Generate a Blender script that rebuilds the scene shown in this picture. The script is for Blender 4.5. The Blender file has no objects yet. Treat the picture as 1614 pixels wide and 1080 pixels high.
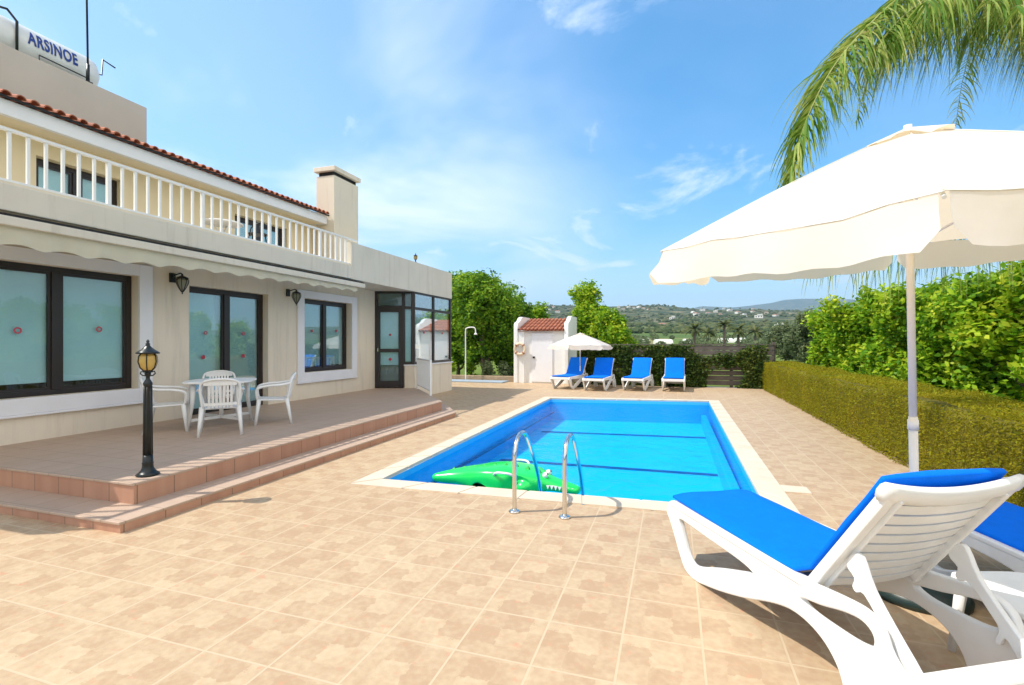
import bpy, bmesh, math, random
import numpy as np
from mathutils import Vector, Matrix, noise as mnoise
R = math.radians
random.seed(4); rng = np.random.default_rng(7)
SC = bpy.context.scene
COL = SC.collection

# ------------------------------------------------------------------ camera
EYE = 1.6; FPX = 780.0; TH = math.atan(253 / FPX)
cam = bpy.data.cameras.new("Camera"); cam_o = bpy.data.objects.new("Camera", cam); COL.objects.link(cam_o)
cam_o.location = (0, 0, EYE); cam_o.rotation_euler = (R(90), 0, TH)
cam.sensor_width = 36; cam.lens = 36 * FPX / 1614; cam.clip_start = .05; cam.clip_end = 30000
SC.camera = cam_o

# ------------------------------------------------------------------ light
SUN = Vector((-.64, -.30, 1.0)).normalized()
el = math.asin(SUN.z); az = math.atan2(SUN.x, SUN.y)
W = bpy.data.worlds.new("World"); SC.world = W; W.use_nodes = True
wt = W.node_tree; wt.nodes.clear()
def wn(t, **k):
    n = wt.nodes.new(t)
    for a, b in k.items(): setattr(n, a, b)
    return n
wl = wt.links.new
sky = wn('ShaderNodeTexSky', sky_type='NISHITA', sun_disc=False, sun_elevation=el, sun_rotation=az % (2 * math.pi))
sky.air_density = 1.0; sky.dust_density = .55; sky.ozone_density = 2.6; sky.altitude = 0
tc = wn('ShaderNodeTexCoord'); sep = wn('ShaderNodeSeparateXYZ'); wl(tc.outputs['Generated'], sep.inputs[0])
def wmath(op, a, b=None, c=None, clamp=False):
    n = wn('ShaderNodeMath', operation=op); n.use_clamp = clamp
    for i, v in enumerate((a, b, c)):
        if v is None: continue
        if isinstance(v, (int, float)): n.inputs[i].default_value = v
        else: wl(v, n.inputs[i])
    return n.outputs[0]
# thin cloud layer: direction projected on a plane high above the place
den = wmath('ADD', wmath('MAXIMUM', sep.outputs[2], 0.0), .12)
cx = wmath('DIVIDE', sep.outputs[0], den); cy = wmath('DIVIDE', sep.outputs[1], den)
cmb = wn('ShaderNodeCombineXYZ'); wl(cx, cmb.inputs[0]); wl(cy, cmb.inputs[1])
def wnoise(scale, detail, rough, dist, stretch, loc, rz=0):
    mp = wn('ShaderNodeMapping'); mp.inputs['Scale'].default_value = stretch; mp.inputs['Location'].default_value = loc
    mp.inputs['Rotation'].default_value = (0, 0, rz)
    wl(cmb.outputs[0], mp.inputs[0]); n = wn('ShaderNodeTexNoise')
    n.inputs['Scale'].default_value = scale; n.inputs['Detail'].default_value = detail
    n.inputs['Roughness'].default_value = rough; n.inputs['Distortion'].default_value = dist
    wl(mp.outputs[0], n.inputs[0]); return n.outputs[0]
def ramp(v, a, b, hi=1.0):
    n = wn('ShaderNodeMapRange', interpolation_type='SMOOTHSTEP'); wl(v, n.inputs[0])
    n.inputs[1].default_value = a; n.inputs[2].default_value = b; n.inputs[4].default_value = hi
    return n.outputs[0]
veil = ramp(wnoise(.55, 5, .55, .5, (1, 1, 1), (3.1, 1.7, 0)), .37, .66, .88)
wisp = ramp(wnoise(1.5, 8, .62, .9, (1, .55, 1), (.6, 5.2, 0), .5), .49, .72, .80)
# the veil thickens toward the west (away from the hills)
west = ramp(wmath('SUBTRACT', wmath('MULTIPLY', sep.outputs[0], -1.0), wmath('MULTIPLY', sep.outputs[2], .15)), -.05, .62, 1.0)
veil2 = wmath('MULTIPLY', wmath('ADD', veil, .20), wmath('ADD', wmath('MULTIPLY', west, 1.25), .10), clamp=True)
lowh = ramp(sep.outputs[2], .30, .0, .42)
# bright cloud added out of view to the south-east, to lift the shaded walls
fill_bank = wmath('SUBTRACT', wmath('MULTIPLY', sep.outputs[0], .80), wmath('MULTIPLY', sep.outputs[1], .60))
fill_bank = wmath('MULTIPLY', ramp(fill_bank, .02, .45, 1.0), ramp(sep.outputs[2], -.02, .12, 1.0))
fill_bank = wmath('MULTIPLY', fill_bank, ramp(wnoise(1.1, 4, .5, .3, (1, 1, 1), (2, 9, 0)), .12, .55, 1.0))
cl = wmath('MAXIMUM', wmath('MAXIMUM', veil2, wisp), lowh, clamp=True)
mx = wn('ShaderNodeMix', data_type='RGBA'); wl(cl, mx.inputs[0])
hs = wn('ShaderNodeHueSaturation'); hs.inputs['Saturation'].default_value = 1.42; hs.inputs['Value'].default_value = 1.12; hs.inputs['Hue'].default_value = .492
wl(sky.outputs[0], hs.inputs['Color']); wl(hs.outputs[0], mx.inputs[6]); mx.inputs[7].default_value = (5.2, 5.75, 6.5, 1)
mx2 = wn('ShaderNodeMix', data_type='RGBA'); wl(fill_bank, mx2.inputs[0]); wl(mx.outputs[2], mx2.inputs[6]); mx2.inputs[7].default_value = (8.1, 7.5, 6.8, 1)
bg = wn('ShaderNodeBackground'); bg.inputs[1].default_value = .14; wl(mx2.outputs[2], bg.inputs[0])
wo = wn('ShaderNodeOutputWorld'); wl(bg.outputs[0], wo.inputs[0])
sl = bpy.data.lights.new("Sun", 'SUN'); sl.energy = 3.5; sl.angle = R(.5); sl.color = (1, .945, .86)
so = bpy.data.objects.new("Sun", sl); COL.objects.link(so); so.rotation_euler = SUN.to_track_quat('Z', 'Y').to_euler()
SC.view_settings.view_transform = 'Standard'; SC.view_settings.look = 'None'
SC.view_settings.exposure = .70; SC.view_settings.gamma = 1
SC.cycles.max_bounces = 8; SC.cycles.transparent_max_bounces = 24; SC.cycles.volume_bounces = 0
SC.cycles.sample_clamp_indirect = 4

# ------------------------------------------------------------------ helpers
ct, st = math.cos(TH), math.sin(TH)
def at(px, y, d):                       # a pixel of the photo at depth d -> world
    l = (px - 807) / FPX * d
    return Vector((l * ct - d * st, l * st + d * ct, EYE - (y - 540) / FPX * d))
def ground_at(px, y, z=0):
    return at(px, y, FPX * (EYE - z) / (y - 540))

def tag(o, label=None, cat=None, group=None, kind=None):
    if label: o['label'] = label
    if cat: o['category'] = cat
    if group: o['group'] = group
    if kind: o['kind'] = kind
    return o
def empty(name, loc=(0, 0, 0), rz=0, **k):
    o = bpy.data.objects.new(name, None); COL.objects.link(o); o.location = loc
    o.rotation_euler = (0, 0, rz); o.empty_display_size = .1
    return tag(o, **k)
def copy_tree(o, parent=None):
    c = o.copy(); COL.objects.link(c); c.parent = parent
    for ch in list(o.children): copy_tree(ch, c)
    return c

class MB:
    def __init__(s): s.v = []; s.f = []; s.sm = []
    def add(s, vs, fs, smooth=False):
        n = len(s.v); s.v += [tuple(v) for v in vs]
        for f in fs: s.f.append(tuple(i + n for i in f)); s.sm.append(smooth)
        return s
    def box(s, x0, x1, y0, y1, z0, z1):
        vs = [(x, y, z) for x in (x0, x1) for y in (y0, y1) for z in (z0, z1)]
        return s.add(vs, [(0, 1, 3, 2), (4, 6, 7, 5), (0, 4, 5, 1), (2, 3, 7, 6), (0, 2, 6, 4), (1, 5, 7, 3)])
    def obox(s, a, b, w, h, up=(0, 0, 1)):          # box from a to b, width w across, height h along up
        a = Vector(a); b = Vector(b); d = (b - a).normalized(); u = Vector(up)
        sd = d.cross(u).normalized(); u = sd.cross(d).normalized()
        vs = []
        for p in (a, b):
            for i, j in ((-1, -1), (1, -1), (1, 1), (-1, 1)): vs.append(p + sd * (i * w / 2) + u * (j * h / 2))
        return s.add(vs, [(3, 2, 1, 0), (4, 5, 6, 7), (0, 1, 5, 4), (1, 2, 6, 5), (2, 3, 7, 6), (3, 0, 4, 7)])
    def quad(s, *p): return s.add(p, [tuple(range(len(p)))])
    def tube(s, pts, r, n=10, smooth=True, cap=True):
        pts = [Vector(p) for p in pts]; rs = r if isinstance(r, (list, tuple)) else [r] * len(pts)
        base = len(s.v); up = None
        for i, p in enumerate(pts):
            d = (pts[min(i + 1, len(pts) - 1)] - pts[max(i - 1, 0)]).normalized()
            if up is None: up = d.orthogonal().normalized()
            up = (up - d * up.dot(d));
            up = up.normalized() if up.length > 1e-6 else d.orthogonal().normalized()
            sd = d.cross(up)
            for k in range(n):
                a = 2 * math.pi * k / n; s.v.append(tuple(p + (up * math.cos(a) + sd * math.sin(a)) * rs[i]))
        for i in range(len(pts) - 1):
            for k in range(n):
                a = base + i * n + k; b = base + i * n + (k + 1) % n
                s.f.append((a, b, b + n, a + n)); s.sm.append(smooth)
        if cap:
            s.f.append(tuple(base + k for k in range(n))[::-1]); s.sm.append(False)
            s.f.append(tuple(base + (len(pts) - 1) * n + k for k in range(n))); s.sm.append(False)
        return s
    def lathe(s, prof, c=(0, 0, 0), n=24, smooth=True):
        base = len(s.v); c = Vector(c)
        for r, z in prof:
            for k in range(n):
                a = 2 * math.pi * k / n; s.v.append((c.x + r * math.cos(a), c.y + r * math.sin(a), c.z + z))
        for i in range(len(prof) - 1):
            for k in range(n):
                a = base + i * n + k; b = base + i * n + (k + 1) % n
                s.f.append((a, b, b + n, a + n)); s.sm.append(smooth)
        s.f.append(tuple(base + k for k in range(n))[::-1]); s.sm.append(False)
        s.f.append(tuple(base + (len(prof) - 1) * n + k for k in range(n))); s.sm.append(False)
        return s
    def torus(s, c, R_, r, ax='x', n=24, m=10):
        pts = []
        base = len(s.v)
        for i in range(n):
            a = 2 * math.pi * i / n
            for j in range(m):
                b = 2 * math.pi * j / m; q = R_ + r * math.cos(b); t = r * math.sin(b)
                p = {'x': (t, q * math.cos(a), q * math.sin(a)), 'y': (q * math.cos(a), t, q * math.sin(a)), 'z': (q * math.cos(a), q * math.sin(a), t)}[ax]
                s.v.append((c[0] + p[0], c[1] + p[1], c[2] + p[2]))
        for i in range(n):
            for j in range(m):
                s.f.append((base + i * m + j, base + i * m + (j + 1) % m, base + ((i + 1) % n) * m + (j + 1) % m, base + ((i + 1) % n) * m + j)); s.sm.append(True)
        return s
    def build(s, name, mt, parent=None, bevel=0, seg=2, fix=False, loc=None, sub=0):
        me = bpy.data.meshes.new(name); me.from_pydata(s.v, [], s.f)
        me.polygons.foreach_set('use_smooth', s.sm); me.update()
        if fix:
            bm = bmesh.new(); bm.from_mesh(me); bmesh.ops.recalc_face_normals(bm, faces=bm.faces); bm.to_mesh(me); bm.free()
        o = bpy.data.objects.new(name, me); COL.objects.link(o); o.parent = parent
        if mt: me.materials.append(mt)
        if loc: o.location = loc
        if sub:
            m = o.modifiers.new('s', 'SUBSURF'); m.levels = m.render_levels = sub
        if bevel:
            m = o.modifiers.new('b', 'BEVEL'); m.width = bevel; m.segments = seg; m.limit_method = 'ANGLE'; m.angle_limit = R(35); m.harden_normals = False
        return o

def smooth_loop(pts, n=5, closed=True):
    out = []; N = len(pts)
    rngi = range(N) if closed else range(N - 1)
    for i in rngi:
        g = lambda k: np.array(pts[k % N] if closed else pts[min(max(k, 0), N - 1)], float)
        p0, p1, p2, p3 = g(i - 1), g(i), g(i + 1), g(i + 2)
        for t in np.linspace(0, 1, n, endpoint=False):
            out.append(tuple(.5 * (2 * p1 + (p2 - p0) * t + (2 * p0 - 5 * p1 + 4 * p2 - p3) * t * t + (3 * p1 - p0 - 3 * p2 + p3) * t ** 3)))
    if not closed: out.append(tuple(pts[-1]))
    return out

def profile(name, outer, holes, thick, mt, parent, mat4, bevel=.004, n=5):
    """filled 2-D outline with holes, extruded; (u, v) -> local, then mat4"""
    cu = bpy.data.curves.new(name, 'CURVE'); cu.dimensions = '2D'; cu.fill_mode = 'BOTH'
    cu.extrude = thick / 2 - bevel; cu.bevel_depth = bevel; cu.bevel_resolution = 2; cu.offset = -bevel
    for lp in [outer] + list(holes):
        pts = smooth_loop(lp, n)
        sp = cu.splines.new('POLY'); sp.points.add(len(pts) - 1)
        for q, p in zip(sp.points, pts): q.co = (p[0], p[1], 0, 1)
        sp.use_cyclic_u = True
    to = bpy.data.objects.new(name + '_c', cu)
    COL.objects.link(to); bpy.context.view_layer.update()
    me = bpy.data.meshes.new_from_object(to.evaluated_get(bpy.context.evaluated_depsgraph_get()))
    bpy.data.objects.remove(to); bpy.data.curves.remove(cu)
    me.name = name; me.transform(mat4); me.materials.clear(); me.materials.append(mt)
    o = bpy.data.objects.new(name, me); COL.objects.link(o); o.parent = parent
    return o

# ------------------------------------------------------------------ materials
def M(name, col, rough=.6, metal=0, var=0, scale=6, bump=0, bscale=40, spec=.5, col2=None, trans=0, sub=None, coord='Object', detail=5, streak=0):
    m = bpy.data.materials.new(name); m.use_nodes = True; nt = m.node_tree; b = nt.nodes['Principled BSDF']
    b.inputs['Base Color'].default_value = (*col, 1); b.inputs['Roughness'].default_value = rough
    b.inputs['Metallic'].default_value = metal; b.inputs['Specular IOR Level'].default_value = spec
    t = nt.nodes.new('ShaderNodeTexCoord')
    if var or col2:
        n = nt.nodes.new('ShaderNodeTexNoise'); n.inputs['Scale'].default_value = scale; n.inputs['Detail'].default_value = detail
        nt.links.new(t.outputs[coord], n.inputs[0])
        r = nt.nodes.new('ShaderNodeMapRange'); r.inputs[1].default_value = .3; r.inputs[2].default_value = .7
        nt.links.new(n.outputs[0], r.inputs[0])
        x = nt.nodes.new('ShaderNodeMix'); x.data_type = 'RGBA'; nt.links.new(r.outputs[0], x.inputs[0])
        c2 = col2 or tuple(c * (1 - var) for c in col)
        x.inputs[6].default_value = (*c2, 1); x.inputs[7].default_value = (*col, 1)
        out = x.outputs[2]
        if streak:      # faint rain runs and grime, long in z
            g = nt.nodes.new('ShaderNodeNewGeometry'); mp = nt.nodes.new('ShaderNodeMapping'); mp.inputs['Scale'].default_value = (7, 7, .55); nt.links.new(g.outputs['Position'], mp.inputs[0])
            n2 = nt.nodes.new('ShaderNodeTexNoise'); n2.inputs['Scale'].default_value = 1; n2.inputs['Detail'].default_value = 6; n2.inputs['Roughness'].default_value = .65; nt.links.new(mp.outputs[0], n2.inputs[0])
            r2 = nt.nodes.new('ShaderNodeMapRange'); r2.inputs[1].default_value = .52; r2.inputs[2].default_value = .78; r2.inputs[4].default_value = streak; nt.links.new(n2.outputs[0], r2.inputs[0])
            y2 = nt.nodes.new('ShaderNodeMix'); y2.data_type = 'RGBA'; nt.links.new(r2.outputs[0], y2.inputs[0]); nt.links.new(out, y2.inputs[6]); y2.inputs[7].default_value = (.30, .27, .22, 1); out = y2.outputs[2]
        nt.links.new(out, b.inputs['Base Color'])
    if bump:
        n = nt.nodes.new('ShaderNodeTexNoise'); n.inputs['Scale'].default_value = bscale; n.inputs['Detail'].default_value = 4
        nt.links.new(t.outputs[coord], n.inputs[0])
        u = nt.nodes.new('ShaderNodeBump'); u.inputs['Strength'].default_value = bump; u.inputs['Distance'].default_value = .01
        nt.links.new(n.outputs[0], u.inputs['Height']); nt.links.new(u.outputs[0], b.inputs['Normal'])
    if trans:      # thin cloth / leaf: part diffuse, part translucent
        tr = nt.nodes.new('ShaderNodeBsdfTranslucent'); tr.inputs[0].default_value = (*(sub or col), 1)
        ms = nt.nodes.new('ShaderNodeMixShader'); ms.inputs[0].default_value = trans
        nt.links.new(b.outputs[0], ms.inputs[1]); nt.links.new(tr.outputs[0], ms.inputs[2])
        nt.links.new(ms.outputs[0], nt.nodes['Material Output'].inputs[0])
    return m

def tile_mat(name, size, cA, cB, cM, mortar=.012, patch=True, offs=(0, 0, 0), rough=.55, wall=None):
    m = bpy.data.materials.new(name); m.use_nodes = True; nt = m.node_tree; L = nt.links.new
    b = nt.nodes['Principled BSDF']; b.inputs['Roughness'].default_value = rough; b.inputs['Specular IOR Level'].default_value = .3
    N = nt.nodes.new
    g = N('ShaderNodeNewGeometry'); mp = N('ShaderNodeMapping'); mp.inputs['Location'].default_value = offs
    if wall == 'x': mp.inputs['Rotation'].default_value = (R(90), 0, R(90))
    L(g.outputs['Position'], mp.inputs[0])
    vec = mp.outputs[0]
    if wall:    # tiles on a riser: run along y (wall x) or x (wall y)
        sx = N('ShaderNodeSeparateXYZ'); L(g.outputs['Position'], sx.inputs[0]); cb = N('ShaderNodeCombineXYZ')
        ad = N('ShaderNodeMath'); ad.operation = 'ADD'; L(sx.outputs[0], ad.inputs[0]); L(sx.outputs[1], ad.inputs[1])
        L(ad.outputs[0], cb.inputs[0]); cb.inputs[1].default_value = .2; vec = cb.outputs[0]
    br = N('ShaderNodeTexBrick'); br.offset = 0; br.squash = 1; L(vec, br.inputs[0])
    br.inputs['Scale'].default_value = 1; br.inputs['Brick Width'].default_value = size; br.inputs['Row Height'].default_value = size if not wall else 5
    br.inputs['Mortar Size'].default_value = mortar; br.inputs['Mortar Smooth'].default_value = .25; br.inputs['Bias'].default_value = 0
    br.inputs['Color1'].default_value = (0, 0, 0, 1); br.inputs['Color2'].default_value = (1, 1, 1, 1); br.inputs['Mortar'].default_value = (.5, .5, .5, 1)
    tone = br.outputs[0]
    def noise(sc, det=5, v=None):
        n = N('ShaderNodeTexNoise'); n.inputs['Scale'].default_value = sc; n.inputs['Detail'].default_value = det; L(v or vec, n.inputs[0]); return n.outputs[0]
    def math_(op, a, c, clamp=False):
        n = N('ShaderNodeMath'); n.operation = op; n.use_clamp = clamp
        for i, v in enumerate((a, c)):
            if isinstance(v, (int, float)): n.inputs[i].default_value = v
            else: L(v, n.inputs[i])
        return n.outputs[0]
    f = math_('MULTIPLY', tone, .22)
    f = math_('ADD', f, math_('MULTIPLY', math_('SUBTRACT', noise(7, 8), .5), .9))
    f = math_('ADD', f, math_('MULTIPLY', math_('SUBTRACT', noise(.35, 3), .5), .8))
    if patch:     # every tile carries the same printed stone pattern, turned one of four ways
        def vm(op, a, c=None, sc=None):
            n = N('ShaderNodeVectorMath'); n.operation = op; L(a, n.inputs[0])
            if c is not None:
                if isinstance(c, tuple): n.inputs[1].default_value = c
                else: L(c, n.inputs[1])
            if sc is not None: n.inputs['Scale'].default_value = sc
            return n.outputs[0]
        tv = vm('SCALE', vec, sc=1 / size); cell = vm('FLOOR', tv); loc = vm('SUBTRACT', vm('FRACTION', tv), (.5, .5, 0))
        wn0 = N('ShaderNodeTexWhiteNoise'); wn0.noise_dimensions = '2D'; L(cell, wn0.inputs[0])
        rot = N('ShaderNodeVectorRotate'); rot.rotation_type = 'Z_AXIS'; L(loc, rot.inputs[0])
        L(math_('MULTIPLY', math_('FLOOR', math_('MULTIPLY', wn0.outputs[0], 4), 0), math.pi / 2), rot.inputs['Angle'])
        nj = N('ShaderNodeTexNoise'); nj.inputs['Scale'].default_value = 9; nj.inputs['Detail'].default_value = 5; L(rot.outputs[0], nj.inputs[0])
        jj = vm('SCALE', vm('SUBTRACT', nj.outputs['Color'], (.5, .5, .5)), sc=.5)
        q = vm('ADD', vm('SCALE', rot.outputs[0], sc=2.7), jj); fl = vm('FLOOR', vm('ADD', q, (10.35, 7.2, 3.0)))
        wnn = N('ShaderNodeTexWhiteNoise'); wnn.noise_dimensions = '2D'; L(fl, wnn.inputs[0])
        f = math_('ADD', f, math_('MULTIPLY', wnn.outputs[0], .52))
        f = math_('ADD', f, math_('MULTIPLY', math_('SUBTRACT', noise(9, 6, rot.outputs[0]), .5), 1.3))
    else: f = math_('ADD', f, .3)
    mixc = N('ShaderNodeMix'); mixc.data_type = 'RGBA'; mixc.clamp_factor = True; L(f, mixc.inputs[0]); mixc.inputs[6].default_value = (*cA, 1); mixc.inputs[7].default_value = (*cB, 1)
    col = mixc.outputs[2]
    if patch:   # sparse rosy and ochre specks
        sp = math_('SUBTRACT', noise(16, 8), .60); sp = math_('MULTIPLY', sp, 5, True)
        ms = N('ShaderNodeMix'); ms.data_type = 'RGBA'; L(sp, ms.inputs[0]); L(col, ms.inputs[6]); ms.inputs[7].default_value = (.52, .25, .15, 1); col = ms.outputs[2]
    mm = N('ShaderNodeMix'); mm.data_type = 'RGBA'; L(br.outputs['Fac'], mm.inputs[0]); L(col, mm.inputs[6]); mm.inputs[7].default_value = (*cM, 1)
    L(mm.outputs[2], b.inputs['Base Color'])
    hgt = math_('SUBTRACT', noise(30, 4), math_('MULTIPLY', br.outputs['Fac'], .8))
    bu = N('ShaderNodeBump'); bu.inputs['Strength'].default_value = .35; bu.inputs['Distance'].default_value = .005; L(hgt, bu.inputs['Height']); L(bu.outputs[0], b.inputs['Normal'])
    return m

def leaf_mat(name, cols, trans=.35, rough=.45):
    m = bpy.data.materials.new(name); m.use_nodes = True; nt = m.node_tree; L = nt.links.new
    b = nt.nodes['Principled BSDF']; b.inputs['Roughness'].default_value = rough; b.inputs['Specular IOR Level'].default_value = .12
    g = nt.nodes.new('ShaderNodeNewGeometry'); r = nt.nodes.new('ShaderNodeValToRGB')
    e = r.color_ramp.elements
    while len(e) < len(cols): e.new(.5)
    for i, c in enumerate(cols): e[i].position = i / (len(cols) - 1); e[i].color = (*c, 1)
    t = nt.nodes.new('ShaderNodeTexCoord'); n = nt.nodes.new('ShaderNodeTexNoise'); n.inputs['Scale'].default_value = 1.4; n.inputs['Detail'].default_value = 3
    L(t.outputs['Object'], n.inputs[0])
    a = nt.nodes.new('ShaderNodeMath'); a.operation = 'MULTIPLY_ADD'; L(g.outputs['Random Per Island'], a.inputs[0]); a.inputs[1].default_value = .6
    s = nt.nodes.new('ShaderNodeMath'); s.operation = 'MULTIPLY_ADD'; L(n.outputs[0], s.inputs[0]); s.inputs[1].default_value = 1.3; s.inputs[2].default_value = -.45
    L(s.outputs[0], a.inputs[2]); L(a.outputs[0], r.inputs[0]); L(r.outputs[0], b.inputs['Base Color'])
    tr = nt.nodes.new('ShaderNodeBsdfTranslucent'); ms = nt.nodes.new('ShaderNodeMixShader'); ms.inputs[0].default_value = trans
    hv = nt.nodes.new('ShaderNodeHueSaturation'); hv.inputs['Value'].default_value = 1.5; hv.inputs['Hue'].default_value = .485; L(r.outputs[0], hv.inputs['Color']); L(hv.outputs[0], tr.inputs[0])
    L(b.outputs[0], ms.inputs[1]); L(tr.outputs[0], ms.inputs[2]); L(ms.outputs[0], nt.nodes['Material Output'].inputs[0])
    return m

def glass_mat(name, tint=(.90, .97, .97), refl=.03):
    m = bpy.data.materials.new(name); m.use_nodes = True; nt = m.node_tree; nt.nodes.clear(); L = nt.links.new
    o = nt.nodes.new('ShaderNodeOutputMaterial'); t = nt.nodes.new('ShaderNodeBsdfTransparent'); t.inputs[0].default_value = (*tint, 1)
    g = nt.nodes.new('ShaderNodeBsdfGlossy'); g.inputs['Roughness'].default_value = .015
    f = nt.nodes.new('ShaderNodeFresnel'); f.inputs[0].default_value = 1.52
    a = nt.nodes.new('ShaderNodeMath'); a.operation = 'MULTIPLY_ADD'; a.use_clamp = True; a.inputs[1].default_value = .6; a.inputs[2].default_value = refl
    L(f.outputs[0], a.inputs[0])
    x = nt.nodes.new('ShaderNodeMixShader'); L(a.outputs[0], x.inputs[0]); L(t.outputs[0], x.inputs[1]); L(g.outputs[0], x.inputs[2]); L(x.outputs[0], o.inputs[0])
    return m

m_wall = M('cream_plaster', (.80, .71, .57), .85, streak=.30, var=.10, scale=.9, bump=.25, bscale=120)
m_slabp = M('pale_plaster', (.68, .635, .54), .85, streak=.40, var=.09, scale=1.5, bump=.2, bscale=120)
m_trim = M('white_plaster', (.80, .80, .82), .7, var=.05, scale=3, bump=.1)
m_white = M('white_paint', (.82, .82, .80), .4, var=.04, scale=5)
m_plast = M('white_plastic', (.82, .82, .80), .35, var=.10, scale=5, bump=.03, bscale=90)
m_frame = M('dark_brown_frame', (.022, .016, .014), .35)
m_gap_shade = M('gap_shade_black', (.012, .012, .012), .8)  # black that paints in the shade of narrow gaps and slots
m_dark = M('dark_interior', (.03, .045, .05), .6)  # dark tone painted in for the unlit rooms behind the glass
m_blind = M('pale_blind', (.66, .88, .94), .8, var=.05, scale=2)
m_glass = glass_mat('window_glass')
m_lampg = M('amber_glass', (.72, .52, .16), .18, var=.15, scale=8, trans=.4, sub=(.8, .6, .25))
m_wallg = M('pale_lantern_glass', (.42, .43, .34), .15, var=.15, scale=8, trans=.4)
m_iron = M('black_iron', (.012, .016, .016), .32, metal=.3, bump=.12, bscale=60)
m_steel = M('polished_steel', (.72, .71, .68), .12, metal=1.0)
m_tile_roof = M('terracotta', (.46, .16, .075), .8, col2=(.28, .09, .05), scale=5, bump=.3)
m_awn = M('awning_cloth', (.63, .60, .47), .85, var=.08, scale=4, trans=.15)
m_canvas = M('white_canvas', (.87, .855, .81), .85, var=.05, scale=2.5, bump=.5, bscale=7, trans=.45, sub=(.98, .78, .50))
m_pole = M('cream_pole_paint', (.90, .85, .75), .4, var=.05, scale=6)
m_seam = M('seam_tape', (.70, .66, .58), .9)
m_blue = M('blue_mat', (.0, .165, .85), .7, var=.10, scale=14, bump=.15, bscale=160, spec=.08)
m_cushion = M('aqua_cushion', (.12, .42, .44), .8)
m_red = M('red_sticker', (.42, .03, .05), .6)
m_ring = M('pink_sticker', (.55, .08, .12), .6)
m_letter = M('blue_lettering', (.01, .05, .28), .5)
m_green = M('green_vinyl', (.01, .72, .11), .22, var=.2, scale=3, spec=.6)
m_bark = M('bark', (.20, .155, .11), .9, var=.4, scale=8, bump=.6, bscale=25)
m_palmbark = M('palm_bark', (.17, .13, .10), .95, var=.4, scale=10, bump=.8, bscale=14)
m_wood = M('weathered_board', (.145, .12, .10), .85, var=.35, scale=4, bump=.4, bscale=30)
m_buoy = M('faded_lifebuoy', (.75, .60, .42), .6, var=.15, scale=5)
m_buoyr = M('faded_band', (.35, .14, .08), .7)
m_dgreen = M('dark_green_plastic', (.012, .03, .028), .4)
m_coping = M('pool_coping_stone', (.66, .56, .43), .7, var=.14, scale=2.6, bump=.25, bscale=60, coord='Object')
m_poolw = tile_mat('pool_wall_tiles', .16, (.01, .20, .52), (.015, .26, .62), (.05, .33, .66), .006, patch=False, rough=.3)
m_pave = tile_mat('patio_tiles', .41, (.405, .275, .165), (.53, .41, .26), (.52, .405, .265), .0065, offs=(.26, .1, 0))
m_terr = tile_mat('terrace_tiles', .33, (.41, .295, .215), (.51, .38, .285), (.34, .25, .185), .006, patch=False)
m_rise = tile_mat('riser_tiles', .36, (.40, .20, .13), (.58, .34, .22), (.24, .15, .10), .006, patch=False, wall='b')
m_soil = M('soil', (.10, .065, .04), .95, var=.4, scale=3, bump=.6, bscale=12)
m_citrus = leaf_mat('citrus_leaf', [(.02, .07, .006), (.07, .18, .010), (.19, .36, .02), (.42, .52, .05)])
m_citrus2 = leaf_mat('bright_citrus_leaf', [(.03, .10, .006), (.11, .26, .010), (.30, .45, .018), (.58, .60, .05)])
m_olive = leaf_mat('olive_leaf', [(.07, .11, .045), (.14, .18, .08), (.24, .27, .14)])
m_hedge = leaf_mat('hedge_leaf', [(.17, .16, .008), (.23, .215, .009), (.27, .25, .012), (.34, .26, .018)], trans=.38, rough=.8)
m_hedge2 = leaf_mat('hedge_shoot', [(.10, .13, .01), (.20, .22, .012), (.34, .32, .02)], trans=.3, rough=.8)
m_hedgec = M('hedge_twigs', (.20, .165, .01), .95, col2=(.12, .115, .008), scale=9)
m_ivy = leaf_mat('ivy_leaf', [(.02, .05, .01), (.055, .10, .015), (.15, .17, .03)])
m_palm = leaf_mat('palm_leaflet', [(.04, .12, .015), (.12, .23, .03), (.32, .38, .08), (.60, .54, .24)], trans=.3)
m_grass = M('lawn_grass', (.14, .20, .03), .95, col2=(.08, .13, .02), scale=1.2, bump=.8, bscale=60)

# ------------------------------------------------------------------ terrain
NRM = lambda x, y, s: mnoise.noise(Vector((x / s, y / s, .3)))
CR1x = [-400, 300, 700, 850, 960, 1040, 1100, 1160, 1240, 1320, 1500, 2200]
CR1y = [492, 482, 481, 479, 483, 480, 485, 486, 489, 492, 497, 505]
CR2x = [-400, 1050, 1085, 1105, 1180, 1215, 1260, 1345, 1420, 1520, 1700, 2400]
CR2y = [500, 494, 485, 479, 478, 476, 470, 463, 467, 474, 478, 490]
def terrain(x, y):
    d = -x * st + y * ct; l = x * ct + y * st; r = math.hypot(x, y)
    fr = 1.0
    px = 807 + FPX * l / d if d > .2 * r else (3000 if l > 0 else -1500)
    if d <= .2 * r: d = .2 * r
    px = min(max(px, -1500), 3000)
    if r < 55: return -.015
    c1 = EYE + (540 - np.interp(px, CR1x, CR1y)) * 1500 / FPX
    z = np.interp(d, [55, 90, 160, 260, 420, 800, 1150, 1500, 1900, 3000, 4500], [-.015, -.5, 1.2, 4.2, 10.5, 37, 66, c1, c1 * .72, c1 * .6, c1 * .75])
    c2 = EYE + (540 - np.interp(px, CR2x, CR2y)) * 6500 / FPX
    if d > 4500: z = np.interp(d, [4500, 6500, 9500], [c1 * .75, c2, c2 * .3])
    amp = np.interp(d, [55, 300, 1000, 1500, 6500], [0, 1.2, 6, 2.5, 12])
    return float(z + amp * (NRM(x, y, 90 + d * .12) + .5 * NRM(x, y, 30 + d * .04)))
PX0, PX1, PY0, PY1 = -15.0, 3.15, -5.0, 19.4
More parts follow.
